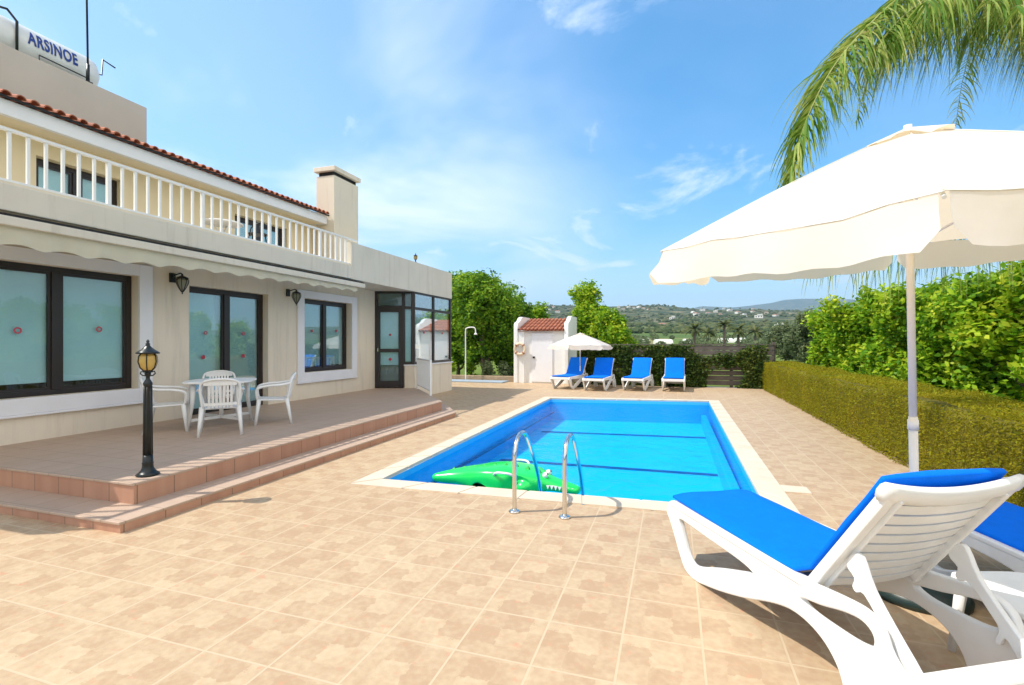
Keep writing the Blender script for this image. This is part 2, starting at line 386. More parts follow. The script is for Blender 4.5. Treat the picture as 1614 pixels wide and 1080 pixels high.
def make_ground():
    cx0, cy0 = -5.0, 9.0; na = 900
    radii = [0, 1.2, 4, 10, 20, 40, 60, 80, 110, 140, 180, 230, 290, 360, 450, 560, 680, 820, 960, 1100, 1250, 1400, 1500, 1650, 1850, 2200, 2800, 3600, 4500, 5200, 5800, 6300, 6700, 7400, 9500]
    vs = []; fs = []
    for ri, rr in enumerate(radii):
        for k in range(na):
            a = 2 * math.pi * k / na; dx, dy = math.cos(a), math.sin(a)
            tx = ((PX1 - .1 - cx0) / dx) if dx > 1e-9 else ((PX0 + .1 - cx0) / dx if dx < -1e-9 else 1e9)
            ty = ((PY1 - .1 - cy0) / dy) if dy > 1e-9 else ((PY0 + .1 - cy0) / dy if dy < -1e-9 else 1e9)
            t = min(tx, ty) + rr
            x, y = cx0 + dx * t, cy0 + dy * t
            vs.append((x, y, terrain(x, y)))
    for ri in range(len(radii) - 1):
        for k in range(na):
            a = ri * na + k; b = ri * na + (k + 1) % na
            fs.append((a, a + na, b + na, b))
    m = bpy.data.materials.new('countryside'); m.use_nodes = True; nt = m.node_tree; L = nt.links.new; b = nt.nodes['Principled BSDF']; b.inputs['Roughness'].default_value = .95
    b.inputs['Specular IOR Level'].default_value = .1
    g = nt.nodes.new('ShaderNodeNewGeometry')
    def nz(s, dt=5):
        n = nt.nodes.new('ShaderNodeTexNoise'); n.inputs['Scale'].default_value = s; n.inputs['Detail'].default_value = dt; L(g.outputs['Position'], n.inputs[0]); return n.outputs[0]
    def rmp(v, els):
        r = nt.nodes.new('ShaderNodeValToRGB'); e = r.color_ramp.elements
        while len(e) < len(els): e.new(.5)
        for q, (p, c) in zip(e, els): q.position = p; q.color = (*c, 1)
        L(v, r.inputs[0]); return r.outputs[0]
    vo = nt.nodes.new('ShaderNodeTexVoronoi'); vo.inputs['Scale'].default_value = .012; L(g.outputs['Position'], vo.inputs[0])
    sv = nt.nodes.new('ShaderNodeSeparateColor'); L(vo.outputs['Color'], sv.inputs[0])
    fields = rmp(sv.outputs[0], [(0, (.045, .085, .02)), (.35, (.10, .15, .035)), (.7, (.16, .18, .06)), (1, (.24, .20, .10))])
    hills = rmp(nz(.02, 8), [(.36, (.03, .05, .02)), (.5, (.07, .085, .035)), (.62, (.15, .135, .07)), (.72, (.24, .20, .13))])
    lawn = rmp(nz(1.2, 5), [(.3, (.085, .13, .018)), (.7, (.16, .21, .035))])
    ln = nt.nodes.new('ShaderNodeVectorMath'); ln.operation = 'LENGTH'; L(g.outputs['Position'], ln.inputs[0])
    def mr(a, c):
        n = nt.nodes.new('ShaderNodeMapRange'); L(ln.outputs['Value'], n.inputs[0]); n.inputs[1].default_value = a; n.inputs[2].default_value = c; return n.outputs[0]
    x1 = nt.nodes.new('ShaderNodeMix'); x1.data_type = 'RGBA'; L(mr(45, 120), x1.inputs[0]); L(lawn, x1.inputs[6]); L(fields, x1.inputs[7])
    x2 = nt.nodes.new('ShaderNodeMix'); x2.data_type = 'RGBA'; L(mr(400, 900), x2.inputs[0]); L(x1.outputs[2], x2.inputs[6]); L(hills, x2.inputs[7])
    L(x2.outputs[2], b.inputs['Base Color'])
    mb = MB(); mb.v = vs; mb.f = fs; mb.sm = [True] * len(fs)
    tag(mb.build('ground', m), kind='structure')
make_ground()

# ------------------------------------------------------------------ paving, pool
NL = (-3.22, 5.02); FL = (-3.32, 13.87); FR = (.94, 14.47); NR = (.86, 5.22)
def ring(mb, inner, outer, z):
    for i in range(4):
        j = (i + 1) % 4
        mb.quad((*outer[i], z), (*outer[j], z), (*inner[j], z), (*inner[i], z))
I = [NL, NR, FR, FL]
CW = dict(l=.24, r=.27, n=.27, f=.24)
O = [(NL[0] - CW['l'], NL[1] - CW['n']), (NR[0] + CW['r'], NR[1] - CW['n']), (FR[0] + CW['r'], FR[1] + CW['f']), (FL[0] - CW['l'], FL[1] + CW['f'])]
mb = MB(); ring(mb, O, [(PX0, PY0), (PX1, PY0), (PX1, PY1), (PX0, PY1)], 0)
tag(mb.build('patio_paving', m_pave), kind='structure')
# coping slabs with thin joints
mb = MB()
def lerp(a, b, t): return (a[0] + (b[0] - a[0]) * t, a[1] + (b[1] - a[1]) * t)
for i in range(4):
    j = (i + 1) % 4
    Ia, Ib, Oa, Ob = I[i], I[j], O[i], O[j]
    n = max(2, round(math.dist(Ia, Ib) / .62))
    for k in range(n):
        t0, t1 = k / n + .003, (k + 1) / n - .003
        a, b_, c, d = lerp(Oa, Ob, t0), lerp(Oa, Ob, t1), lerp(Ia, Ib, t1), lerp(Ia, Ib, t0)
        # small overhang inwards, small deterministic height differences
        vs = [(*a, -.03), (*b_, -.03), (*c, -.03), (*d, -.03), (*a, .014), (*b_, .014), (*c, .014), (*d, .014)]
        mb.add(vs, [(3, 2, 1, 0), (4, 5, 6, 7), (0, 1, 5, 4), (1, 2, 6, 5), (2, 3, 7, 6), (3, 0, 4, 7)])
mb.box(1.14, 1.40, 5.93, 6.18, -.02, .013)
tag(mb.build('pool_coping', m_coping, bevel=.006), kind='structure')
mb = MB(); ring(mb, I, O, .006); tag(mb.build('pool_coping_bed', m_coping), kind='structure')
PD = -.62
mb = MB()
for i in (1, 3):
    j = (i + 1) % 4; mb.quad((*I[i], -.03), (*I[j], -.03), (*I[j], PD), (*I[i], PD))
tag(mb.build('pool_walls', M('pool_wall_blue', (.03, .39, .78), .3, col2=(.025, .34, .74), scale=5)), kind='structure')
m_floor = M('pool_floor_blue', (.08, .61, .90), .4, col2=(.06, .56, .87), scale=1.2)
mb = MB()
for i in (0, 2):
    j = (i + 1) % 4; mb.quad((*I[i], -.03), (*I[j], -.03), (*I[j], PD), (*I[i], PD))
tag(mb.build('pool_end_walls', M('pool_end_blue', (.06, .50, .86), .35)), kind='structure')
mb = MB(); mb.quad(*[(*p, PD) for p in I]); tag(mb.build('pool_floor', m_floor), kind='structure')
m_line = M('dark_pool_tiles', (.003, .035, .20), .3)
mb = MB()
def band(Y0, Y1, x0, x1, w):
    mb.add([(x0, Y0, PD + .004), (x1, Y1, PD + .004), (x1, Y1 + w, PD + .004), (x0, Y0 + w, PD + .004)], [(0, 1, 2, 3)])
band(8.75, 8.85, -3.1, .72, .16); band(11.85, 12.25, -3.1, .74, .18)
# dark line and ledge along both long sides
for sx_, xs in ((1, NL[0]), (-1, NR[0])):
    mb.box(xs + (.002 if sx_ > 0 else -.012), xs + (.012 if sx_ > 0 else -.002), 5.4, 13.8, -.40, -.365) if sx_ > 0 else None
tag(mb.build('pool_floor_lines', m_line), kind='structure')
mb = MB(); mb.box(NR[0] - .13, NR[0] - .0, 5.3, 14.2, PD + .001, -.34)
tag(mb.build('pool_ledge', M('pool_ledge_blue', (.05, .50, .84), .35), bevel=.02), kind='structure')
# water
mw = bpy.data.materials.new('pool_water_surface'); mw.use_nodes = True; nt = mw.node_tree; nt.nodes.clear(); L = nt.links.new
o = nt.nodes.new('ShaderNodeOutputMaterial'); tr = nt.nodes.new('ShaderNodeBsdfTransparent'); tr.inputs[0].default_value = (.12, .86, 1.0, 1)
gl = nt.nodes.new('ShaderNodeBsdfGlossy'); gl.inputs['Roughness'].default_value = .03
fr = nt.nodes.new('ShaderNodeFresnel'); fr.inputs[0].default_value = 1.33
sc_ = nt.nodes.new('ShaderNodeMath'); sc_.operation = 'MULTIPLY'; sc_.inputs[1].default_value = .46; L(fr.outputs[0], sc_.inputs[0])
x = nt.nodes.new('ShaderNodeMixShader'); L(sc_.outputs[0], x.inputs[0]); L(tr.outputs[0], x.inputs[1]); L(gl.outputs[0], x.inputs[2]); L(x.outputs[0], o.inputs[0])
g = nt.nodes.new('ShaderNodeNewGeometry'); n1 = nt.nodes.new('ShaderNodeTexNoise'); n1.inputs['Scale'].default_value = 3.2; n1.inputs['Detail'].default_value = 4; n1.inputs['Distortion'].default_value = .6
L(g.outputs['Position'], n1.inputs[0]); bu = nt.nodes.new('ShaderNodeBump'); bu.inputs['Strength'].default_value = .75; bu.inputs['Distance'].default_value = .08
L(n1.outputs[0], bu.inputs['Height'])
for q in (gl, fr): L(bu.outputs[0], q.inputs['Normal'])
mb = MB(); mb.quad(*[(*p, -.11) for p in I]); tag(mb.build('pool_water', mw), kind='structure')

# terrace with two steps, diagonal end toward the pool
mb = MB()
def prism(mb, poly, z0, z1):
    n = len(poly); vs = [(*p, z0) for p in poly] + [(*p, z1) for p in poly]
    mb.add(vs, [tuple(range(n))[::-1], tuple(range(n, 2 * n))] + [(i, (i + 1) % n, n + (i + 1) % n, n + i) for i in range(n)])
up = [(-4.76, 3.29), (-4.9, 10.02), (-5.66, 11.0), (-7.0, 12.72), (-9.6, 12.72), (-9.6, 3.29)]
lo = [(-4.40, 2.93), (-4.46, 9.8), (-4.9, 10.45), (-6.3, 12.3), (-9.6, 13.4), (-9.6, 2.93)]
def terrace(name, poly, z0, z1, extra=.0):
    mb = MB(); prism(mb, poly, z0, z1 - .025); tag(mb.build(name, m_rise), kind='structure')
    c = (sum(p[0] for p in poly) / len(poly), sum(p[1] for p in poly) / len(poly))
    big = []
    for p in poly:
        v = Vector((p[0] - c[0], p[1] - c[1])); v = v.normalized() * .012; big.append((p[0] + v.x, p[1] + v.y))
    mb = MB(); prism(mb, big, z1 - .025, z1); tag(mb.build(name + '_tread', m_terr, bevel=.006), kind='structure')
terrace('terrace_step', lo, 0, .094); terrace('terrace', up, .0945, .29)

# ------------------------------------------------------------------ house
house = empty('house', (-8.1, 8, 0), label='cream two storey villa with dark framed windows, long white balcony railing and tiled eave', cat='house')
HO = Vector((-8.1, 8, 0))
def hb(mb, name, mt, parent=None, **k):       # house part: geometry written in world coordinates
    mb.v = [(v[0] + 8.1, v[1] - 8, v[2]) for v in mb.v]
    return mb.build(name, mt, parent or house, **k)
XW = -8.1; ZS = 3.07; YN = 1.75
openings = [(3.62, 5.66, .87, 2.66), (6.54, 8.33, .29, 2.61), (9.37, 11.15, .90, 2.63)]
mb = MB(); TW = .28
ys = [YN] + [v for o_ in openings for v in o_[:2]] + [12.25]
for i in range(0, len(ys), 2): mb.box(XW - TW, XW, ys[i], ys[i + 1], 0, ZS)
for a, b_, z0, z1 in openings:
    if z0 > .3: mb.box(XW - TW, XW, a, b_, 0, z0)
    else: mb.box(XW - TW, XW, a, b_, 0, .285)
    mb.box(XW - TW, XW, a, b_, z1, ZS)
mb.box(-13.5, XW - TW, YN, YN + .25, 0, ZS)
mb.box(-13.5, XW - TW, 15.18, 15.43, 0, ZS); mb.box(-13.75, -13.5, YN, 15.43, 0, ZS)
hb(mb, 'wall', m_wall)
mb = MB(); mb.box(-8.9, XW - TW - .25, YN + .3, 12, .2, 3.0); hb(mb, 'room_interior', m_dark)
XU_ = -9.09
# balcony slab with soffit, parapet of the bay
mb = MB(); mb.box(-13.75, -7.05, YN, 15.18, ZS, 3.37); hb(mb, 'balcony_slab', m_slabp, bevel=.012)
mb = MB(); mb.box(XU_, -7.07, YN + .02, 9.71, 3.371, 3.40); hb(mb, 'balcony_floor', M('balcony_bounce_tiles', (.78, .68, .52), .7, var=.08))  # pale layer added to bounce sun onto the upper wall
mb = MB(); mb.box(-7.25, -7.047, 9.72, 15.183, 3.067, 3.92); mb.box(-9.6, -7.25, 14.98, 15.183, 3.067, 3.92)
hb(mb, 'parapet', m_slabp)

def window(y0, y1, z0, z1, mull, trim, blind_bottom=0, stick=(), X=XW, kind='window'):
    w = None; fw = .075; xo = X - .14; xi = X - .20
    mb = MB()
    for a, b_ in ((y0, y0 + fw), (y1 - fw, y1)): mb.box(xi, xo, a, b_, z0, z1)
    mb.box(xi, xo, y0 + fw, y1 - fw, z1 - fw, z1); mb.box(xi, xo, y0 + fw, y1 - fw, z0, z0 + fw)
    edges = [y0 + fw]
    for q in mull: mb.box(xi - .01, xo + .012, q - fw * .75, q + fw * .75, z0 + fw, z1 - fw); edges += [q - fw * .75, q + fw * .75]
    edges.append(y1 - fw)
    w = hb(mb, kind, m_frame, bevel=.006)
    for i in range(0, len(edges), 2):
        a, b_ = edges[i], edges[i + 1]; s_ = .035
        mb = MB()
        mb.box(xi + .01, xo - .012, a, a + s_, z0 + fw, z1 - fw); mb.box(xi + .01, xo - .012, b_ - s_, b_, z0 + fw, z1 - fw)
        mb.box(xi + .01, xo - .012, a + s_, b_ - s_, z0 + fw, z0 + fw + s_); mb.box(xi + .01, xo - .012, a + s_, b_ - s_, z1 - fw - s_, z1 - fw)
        hb(mb, 'sash', m_frame, w)
        mb = MB(); mb.box(xi + .026, xi + .034, a + s_, b_ - s_, z0 + fw + s_, z1 - fw - s_); hb(mb, 'pane', m_glass, w)
        mb = MB(); mb.box(xi - .016, xi - .012, a - .02, b_ + .02, z0 + fw + blind_bottom, z1 - fw + .02); hb(mb, 'blind', m_blind, w)
    if trim:
        t = .21; e = X + .045
        mb = MB()
        mb.box(X, e, y0 - t, y0, z0 - t, z1 + .18); mb.box(X, e, y1, y1 + t, z0 - t, z1 + .18)
        mb.box(X, e, y0, y1, z0 - t, z0); mb.box(X, e, y0, y1, z1, z1 + .18)
        hb(mb, 'window_trim', m_trim, w, bevel=.008)
        mb = MB(); mb.box(X, e + .015, y0 - t - .02, y1 + t + .02, z0 - t - .03, z0 - t); hb(mb, 'sill', m_trim, w, bevel=.005)
    for (yy, zz, rr, ring_) in stick:
        mb = MB(); xs = xi + .040
        if ring_: mb.torus((xs, yy, zz), rr, rr * .3, 'x', 20, 6); hb(mb, 'sticker', m_ring, w)
        else:
            mb.tube([(xs - .002, yy, zz), (xs + .002, yy, zz)], rr, 8, False); hb(mb, 'sticker', m_red, w)
    return w
w1 = window(3.62, 5.66, .87, 2.66, [4.64], True, .10, [(4.22, 1.76, .035, True), (5.2, 1.80, .033, True)])
w1['label'] = 'wide two pane window nearest the black lamp post'
wd = window(6.54, 8.33, .285, 2.61, [7.43], False, .02, [(7.0, 1.78, .028, True), (7.85, 1.78, .028, True), (6.95, 1.33, .04, False), (7.85, 1.33, .04, False)], kind='sliding_door')
w3 = window(9.37, 11.15, .90, 2.63, [10.27], True, .06, [(9.85, 1.88, .035, False), (10.75, 1.90, .035, False)])

# bay with glazed door
bay = empty('glazed_bay'); bay.parent = house; bay.location = (0, 0, 0)
c0 = Vector((-8.1, 12.25, 0)); c1 = Vector((-7.07, 12.66, 0)); c2 = Vector((-7.07, 15.18, 0))
dirA = (c1 - c0).normalized(); lenA = (c1 - c0).length
def face(P, d, a, b_, z0, z1, t, off=0):      # box on the face starting at P along d
    n = Vector((d.y, -d.x, 0)); p = P + d * a + n * (off - t / 2); q = P + d * b_ + n * (off - t / 2)
    return (p + Vector((0, 0, (z0 + z1) / 2)), q + Vector((0, 0, (z0 + z1) / 2)), t, z1 - z0)
def fmb(items):
    mb = MB()
    for it in items: mb.obox(*it)
    return mb
dw = .80
Y_ = Vector((0, 1, 0))
hb(fmb([face(c0, dirA, dw + .02, lenA, 0, .93, .2), face(c1, Y_, 0, 2.52, 0, .93, .2, .02)]), 'bay_dwarf_wall', m_wall)
hb(fmb([face(c0, dirA, dw + .02, lenA + .0, .93, .965, .24, .02), face(c1, Y_, -.02, 2.56, .93, .966, .26, .06)]), 'sill', m_trim, bevel=.006)
z1 = ZS
items = [face(c0, dirA, 0, .06, .3, z1, .1), face(c0, dirA, dw - .04, dw + .05, .3, z1, .1), face(c0, dirA, lenA - .07, lenA + .02, .966, z1, .12, .01),
         face(c0, dirA, .06, dw - .04, z1 - .06, z1, .09), face(c0, dirA, dw + .05, lenA - .07, z1 - .06, z1, .09),
         face(c0, dirA, .06, dw - .04, 2.56, 2.66, .09), face(c0, dirA, dw + .05, lenA - .07, 2.56, 2.64, .09), face(c0, dirA, dw + .05, lenA - .07, .966, 1.03, .09)]
for a, b_ in ((0, .08), (1.22, 1.30), (2.44, 2.52)): items.append(face(c1, Y_, a, b_, .966, z1, .1, .003))
for a, b_ in ((.08, 1.22), (1.30, 2.44)):
    items += [face(c1, Y_, a, b_, .966, 1.04, .09), face(c1, Y_, a, b_, z1 - .06, z1, .09), face(c1, Y_, a, b_, 2.55, 2.63, .09)]
bf = hb(fmb(items), 'bay_frame', m_frame, bevel=.005)
bd = hb(fmb([face(c0, dirA, .06, .15, .32, 2.56, .06), face(c0, dirA, dw - .13, dw - .04, .32, 2.56, .06),
             face(c0, dirA, .15, dw - .13, .32, .50, .06), face(c0, dirA, .15, dw - .13, 1.32, 1.42, .06), face(c0, dirA, .15, dw - .13, 2.47, 2.56, .06)]), 'door', m_frame, bevel=.004)
hb(fmb([face(c0, dirA, .085, .105, 1.34, 1.44, .05, .05)]), 'handle', m_steel, bd)
for a, b_, z0, zz in ((.15, dw - .13, .50, 1.32), (.15, dw - .13, 1.42, 2.47), (.06, dw - .04, 2.66, z1 - .06), (dw + .05, lenA - .07, 2.64, z1 - .06), (dw + .05, lenA - .07, 1.03, 2.56)):
    hb(fmb([face(c0, dirA, a, b_, z0, zz, .008, -.03)]), 'pane', m_glass, bf)
for a, b_ in ((.08, 1.22), (1.30, 2.44)):
    for z0, zz in ((1.04, 2.55), (2.63, z1 - .06)): hb(fmb([face(c1, Y_, a, b_, z0, zz, .008, -.03)]), 'pane', m_glass, bf)
hb(fmb([face(c0, dirA, .06, dw, .95, 2.5, .005, -.10), face(c0, dirA, dw + .05, lenA - .1, 1.05, 2.6, .005, -.10), face(c1, Y_, .12, 2.5, .98, 2.6, .005, -.11)]), 'blind', m_blind, bf)
hb(fmb([face(c0, dirA, .06, lenA - .1, .3, z1 - .02, .01, -.3), face(c1, Y_, .25, 2.5, .3, z1 - .02, .01, -.4)]), 'curtain', M('pale_curtain', (.42, .47, .45), .9, var=.2, scale=3), bf)
for P, dd, a, z in ((c0, dirA, .43, 1.82), (c0, dirA, .43, 1.12), (c1, Y_, .65, 1.9), (c1, Y_, 1.9, 1.9)):
    p = P + dd * a + Vector((dd.y, -dd.x, 0)) * -.02 + Vector((0, 0, z)); n = Vector((dd.y, -dd.x, 0))
    mb = MB(); mb.tube([p, p + n * .006], .045 if z < 1.5 else .035, 10, False); hb(mb, 'sticker', m_red, bf)
mb = MB(); mb.box(-9.6, -8.1 - TW, 12.25, 12.35, 0, ZS); hb(mb, 'bay_inner_wall', m_wall)

# upper storey
XU = -9.1
mb = MB()
uo = [(4.87, 6.10), (8.42, 9.97)]; yy = [YN] + [v for o_ in uo for v in o_] + [11.2]; UZ = 3.37; UT = 4.98
for i in range(0, len(yy), 2): mb.box(XU - .25, XU, yy[i], yy[i + 1], UZ, UT)
for a, b_ in uo: mb.box(XU - .25, XU, a, b_, 4.42, UT)
mb.box(-13.75, XU - .25, YN, YN + .25, UZ, UT); mb.box(-13.75, XU - .25, 10.95, 11.2, UZ, UT)
hb(mb, 'upper_wall', M('warm_plaster', (.84, .70, .46), .85, var=.08, scale=1))
for a, b_ in uo: window(a, b_, 3.38, 4.42, [(a + b_) / 2], False, .0, (), X=XU, kind='balcony_door')
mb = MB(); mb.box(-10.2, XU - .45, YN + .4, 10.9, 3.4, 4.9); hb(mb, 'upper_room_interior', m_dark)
# eave: soffit, fascia
mb = MB(); mb.box(-8.68, -8.6, YN - .2, 10.83, 4.69, 4.90); mb.box(-8.68, -10.5, 10.83 - .06, 10.83, 4.69, 4.89); hb(mb, 'fascia', m_trim, bevel=.006)
mb = MB(); mb.quad((-8.68, YN - .2, 4.70), (-8.68, 10.77, 4.70), (-9.1, 10.77, 4.72), (-9.1, YN - .2, 4.72)); hb(mb, 'soffit', M('soffit_plaster', (.84, .74, .54), .85, var=.06))
# pan tiles: rows of half round covers sloping up to the west
rf = None
mb = MB(); xe = -8.52; xr = -11.2; sl_ = .30
mb.quad((-8.6, YN - .2, 4.902), (-8.6, 10.83, 4.902), (xr, 10.83, 4.902 + (8.6 - 11.2) * -sl_), (xr, YN - .2, 4.902 + 2.6 * sl_))
mb.quad((-13.8, YN - .2, 4.902), (-13.8, 10.83, 4.902), (xr, 10.83, 4.902 + 2.6 * sl_), (xr, YN - .2, 4.902 + 2.6 * sl_))
y = YN - .15; k = 0
while y < 10.83:
    for j in range(7):
        xa = xe - j * .40; xb = xa - .43; r = .062
        za = 4.925 + (-8.52 - xa) * sl_ + .016; zb = 4.925 + (-8.52 - xb) * sl_ - .0
        jit = random.uniform(-.008, .008)
        vs = []; n = 7
        for (xx, zz, rr) in ((xa + jit, za, r), (xb, zb, r * .82)):
            for q in range(n):
                a = math.pi * q / (n - 1); vs.append((xx, y + jit * .5 + rr * math.cos(a), zz + rr * math.sin(a)))
        for q in range(n):
            a = math.pi * q / (n - 1); vs.append((xa + jit, y + jit * .5 + (r - .014) * math.cos(a), za + (r - .014) * math.sin(a)))
        mb.add(vs, [(q, q + 1, n + q + 1, n + q) for q in range(n - 1)] + [(q, q + 2 * n, q + 1 + 2 * n, q + 1) for q in range(n - 1)], False)
    y += .155
rf = hb(mb, 'roof', m_tile_roof)
mb = MB(); mb.box(-8.56, -8.53, YN - .15, 10.83, 4.90, 4.93); hb(mb, 'eave_gap', m_gap_shade, rf)
# chimney
mb = MB(); mb.box(-8.97, -8.4, 10.86, 11.9, 3.37, 5.98); ch = hb(mb, 'chimney', m_wall, rf, bevel=.01)
mb = MB(); mb.box(-8.92, -8.45, 10.91, 11.85, 5.981, 6.09); hb(mb, 'smoke_slot', m_gap_shade, rf)
mb = MB(); mb.box(-9.02, -8.35, 10.81, 11.95, 6.09, 6.21); hb(mb, 'chimney_cap', m_wall, rf, bevel=.01)
# roof box (tank enclosure)
mb = MB(); mb.box(-13.0, -9.8, 2.6, 7.02, 4.98, 6.2); hb(mb, 'rooftop_parapet', M('rooftop_plaster', (.62, .56, .49), .9, var=.1, scale=1.3, bump=.3, bscale=60), bevel=.01)
# balcony railing
mb = MB(); XR = -7.10
mb.obox((XR, YN, 3.99), (XR, 10.0, 3.99), .05, .035)
mb.obox((XR, YN, 3.415), (XR, 9.72, 3.415), .04, .03)
rail = hb(mb, 'railing', m_white, bevel=.004)
y = YN + .08; k = 0
bal = []
while y < 9.70:
    w_ = .030 if k % 8 else .045
    mb = MB(); mb.box(XR - w_ / 2, XR + w_ / 2, y - w_ / 2, y + w_ / 2, 3.431 if k % 8 else 3.36, 3.972)
    hb(mb, 'baluster', m_white, rail); y += .172; k += 1
# awning under the balcony edge
mb = MB(); mb.box(-7.10, -7.01, YN + .1, 10.17, 3.005, 3.035)  # black strip painting the shadow gap between slab and awning bar
aw = hb(mb, 'awning', m_gap_shade)
mb = MB(); mb.box(-7.16, -6.99, YN + .1, 10.18, 2.90, 3.004); hb(mb, 'awning_bar', m_slabp, aw, bevel=.01)
mb = MB(); vs = []; fs = []; yv = np.arange(YN + .15, 9.95, .023)
for i, yy_ in enumerate(yv):
    drop = np.interp(yy_, [2, 4.6, 6, 9.9], [2.685, 2.68, 2.74, 2.80]); zz = drop - .02 + .045 * abs(math.sin(math.pi * (yy_ - 2) / .46)) ** 1.3
    xo = -7.04 + .006 * math.sin(yy_ * 9) + .006 * math.sin(yy_ * 23)
    vs += [(-7.05, yy_, 2.90), (xo, yy_, (2.9 + zz) / 2), (xo - .004, yy_, zz)]
for i in range(len(yv) - 1):
    for q in (0, 1): a = i * 3 + q; fs.append((a, a + 1, a + 4, a + 3))
mb.add(vs, fs, True); hb(mb, 'valance', m_awn, aw)
mb = MB()
for yy_ in (YN + .4, 5.9, 9.6):
    mb.obox((-7.1, yy_, 2.93), (-7.75, yy_ - .35, 2.97), .035, .05); mb.obox((-7.75, yy_ - .35, 2.97), (-8.1, yy_, 2.97), .035, .05)
hb(mb, 'awning_arm', m_white, aw)

# ------------------------------------------------------------------ lanterns, post lamp
def lantern(t, c, s, prefix=''):
    """glass barrel with ribs, hat and finial; c = bottom of the barrel"""
    c = Vector(c)
    mb = MB(); mb.lathe([(.04 * s, 0), (.082 * s, .045 * s), (.105 * s, .12 * s), (.098 * s, .19 * s), (.07 * s, .225 * s)], c, 18); mb.build('glass_globe', m_lampg, t)
    mb = MB()
    for k in range(6):
        a = 2 * math.pi * k / 6 + .3
        mb.tube([c + Vector((math.cos(a) * r * s, math.sin(a) * r * s, z * s)) for r, z in ((.045, -.005), (.088, .045), (.111, .12), (.104, .19), (.075, .23))], .007 * s, 6)
    mb.lathe([(.05 * s, -.02 * s), (.055 * s, 0), (.048 * s, .012 * s)], c, 18)
    mb.build('lantern_ribs', m_iron, t)
    mb = MB(); mb.lathe([(.128 * s, .222 * s), (.132 * s, .235 * s), (.115 * s, .25 * s), (.07 * s, .28 * s), (.035 * s, .315 * s), (.02 * s, .335 * s), (.028 * s, .35 * s), (.012 * s, .365 * s), (.02 * s, .385 * s), (.002, .41 * s)], c, 20)
    mb.build('lantern_hat', m_iron, t)
P = Vector((-4.93, 3.54, .29))
t = empty('lamp_post', P, label='short black iron lamp post with amber globe on the terrace corner', cat='lamp')
mb = MB(); mb.lathe([(.098, 0), (.10, .016), (.08, .03), (.062, .05), (.05, .075), (.046, .11), (.050, .12), (.045, .135), (.042, .20)], (0, 0, 0), 20); mb.build('lamp_base', m_iron, t)
mb = MB(); n = 16; prof = [(.038, .19), (.036, .5), (.033, .88), (.040, .89), (.040, .91), (.032, .925), (.018, .95), (.017, .98), (.027, .995), (.016, 1.03)]
mb.lathe(prof, (0, 0, 0), 16)
for k in range(8):
    a = 2 * math.pi * k / 8; mb.tube([(math.cos(a) * .038, math.sin(a) * .038, .2), (math.cos(a) * .033, math.sin(a) * .033, .88)], .005, 5)
mb.build('post', m_iron, t)
mb = MB()
for k in range(4):
    a = 2 * math.pi * k / 4 + .6; mb.tube([(math.cos(a) * r, math.sin(a) * r, z) for r, z in ((.016, .98), (.045, .985), (.064, 1.005), (.056, 1.025), (.038, 1.02))], .006, 6)
mb.build('scroll', m_iron, t)
lantern(t, (0, 0, 1.03), .76)
def wall_lantern(pos, label):
    t = empty('wall_lantern', pos, label=label, cat='lantern', group='wall lanterns under the balcony')
    mb = MB(); mb.box(0, .03, -.05, .05, -.10, .06); mb.tube([(0.02, 0, .0), (.10, 0, .03), (.20, 0, .05), (.24, 0, .03)], .012, 8); mb.build('wall_bracket', m_iron, t, bevel=.004)
    mb = MB(); c = Vector((.24, 0, -.26))
    mb.lathe([(.012, 0), (.05, .06), (.085, .14), (.09, .19), (.06, .215)], c, 8, False); mb.build('glass_globe', m_wallg, t)
    mb = MB()
    for k in range(8):
        a = 2 * math.pi * k / 8
        mb.tube([c + Vector((math.cos(a) * r, math.sin(a) * r, z)) for r, z in ((.012, -.01), (.053, .06), (.089, .14), (.094, .19), (.062, .22))], .006, 5)
    mb.lathe([(.002, -.05), (.012, -.03), (.006, -.02), (.018, 0)], c, 8); mb.build('lantern_ribs', m_iron, t)
    mb = MB(); mb.lathe([(.10, .215), (.085, .235), (.035, .26), (.012, .275), (.018, .285), (.004, .30)], c, 10); mb.build('lantern_hat', m_iron, t)
wall_lantern((-8.1, 6.22, 2.72), 'black wall lantern between the widest window and the sliding door')
wall_lantern((-8.1, 8.88, 2.72), 'black wall lantern between the sliding door and the smaller trimmed window')
t = empty('roof_lantern', (-7.15, 12.9, 3.92), label='small black lantern standing on top of the parapet', cat='lantern')
mb = MB(); mb.lathe([(.05, 0), (.05, .02), (.018, .04), (.016, .10), (.03, .11)], (0, 0, 0), 12); mb.build('stem', m_iron, t); lantern(t, (0, 0, .10), .48)

# ------------------------------------------------------------------ roof tank, mast
t = empty('water_tank', (-10.45, 5.2, 6.10), label='white rooftop water tank cylinder with blue capital letters, lying behind the grey parapet', cat='water tank')
mb = MB(); prof = []
cyl = [(-1.6, .02), (-1.58, .22), (-1.5, .30), (-1.35, .335), (1.05, .335), (1.17, .31), (1.25, .22), (1.27, .02)]
n = 28; vs = []
for yy_, r in cyl:
    for k in range(n): a = 2 * math.pi * k / n; vs.append((r * math.cos(a), yy_, .48 + r * math.sin(a)))
mb.add(vs, [(i * n + k, i * n + (k + 1) % n, (i + 1) * n + (k + 1) % n, (i + 1) * n + k) for i in range(len(cyl) - 1) for k in range(n)], True)
mb.build('tank_shell', m_plast, t, fix=True)
for a_ in (-1.1, .7): mb = MB(); mb.box(-.25, .25, a_, a_ + .1, .1, .25); mb.build('cradle', m_iron, t)
mb = MB(); mb.tube([(.1, 1.2, .55), (.1, 1.36, .6), (.1, 1.38, .9), (.1, 1.6, .86)], .015, 6); mb.build('overflow_pipe', m_iron, t)
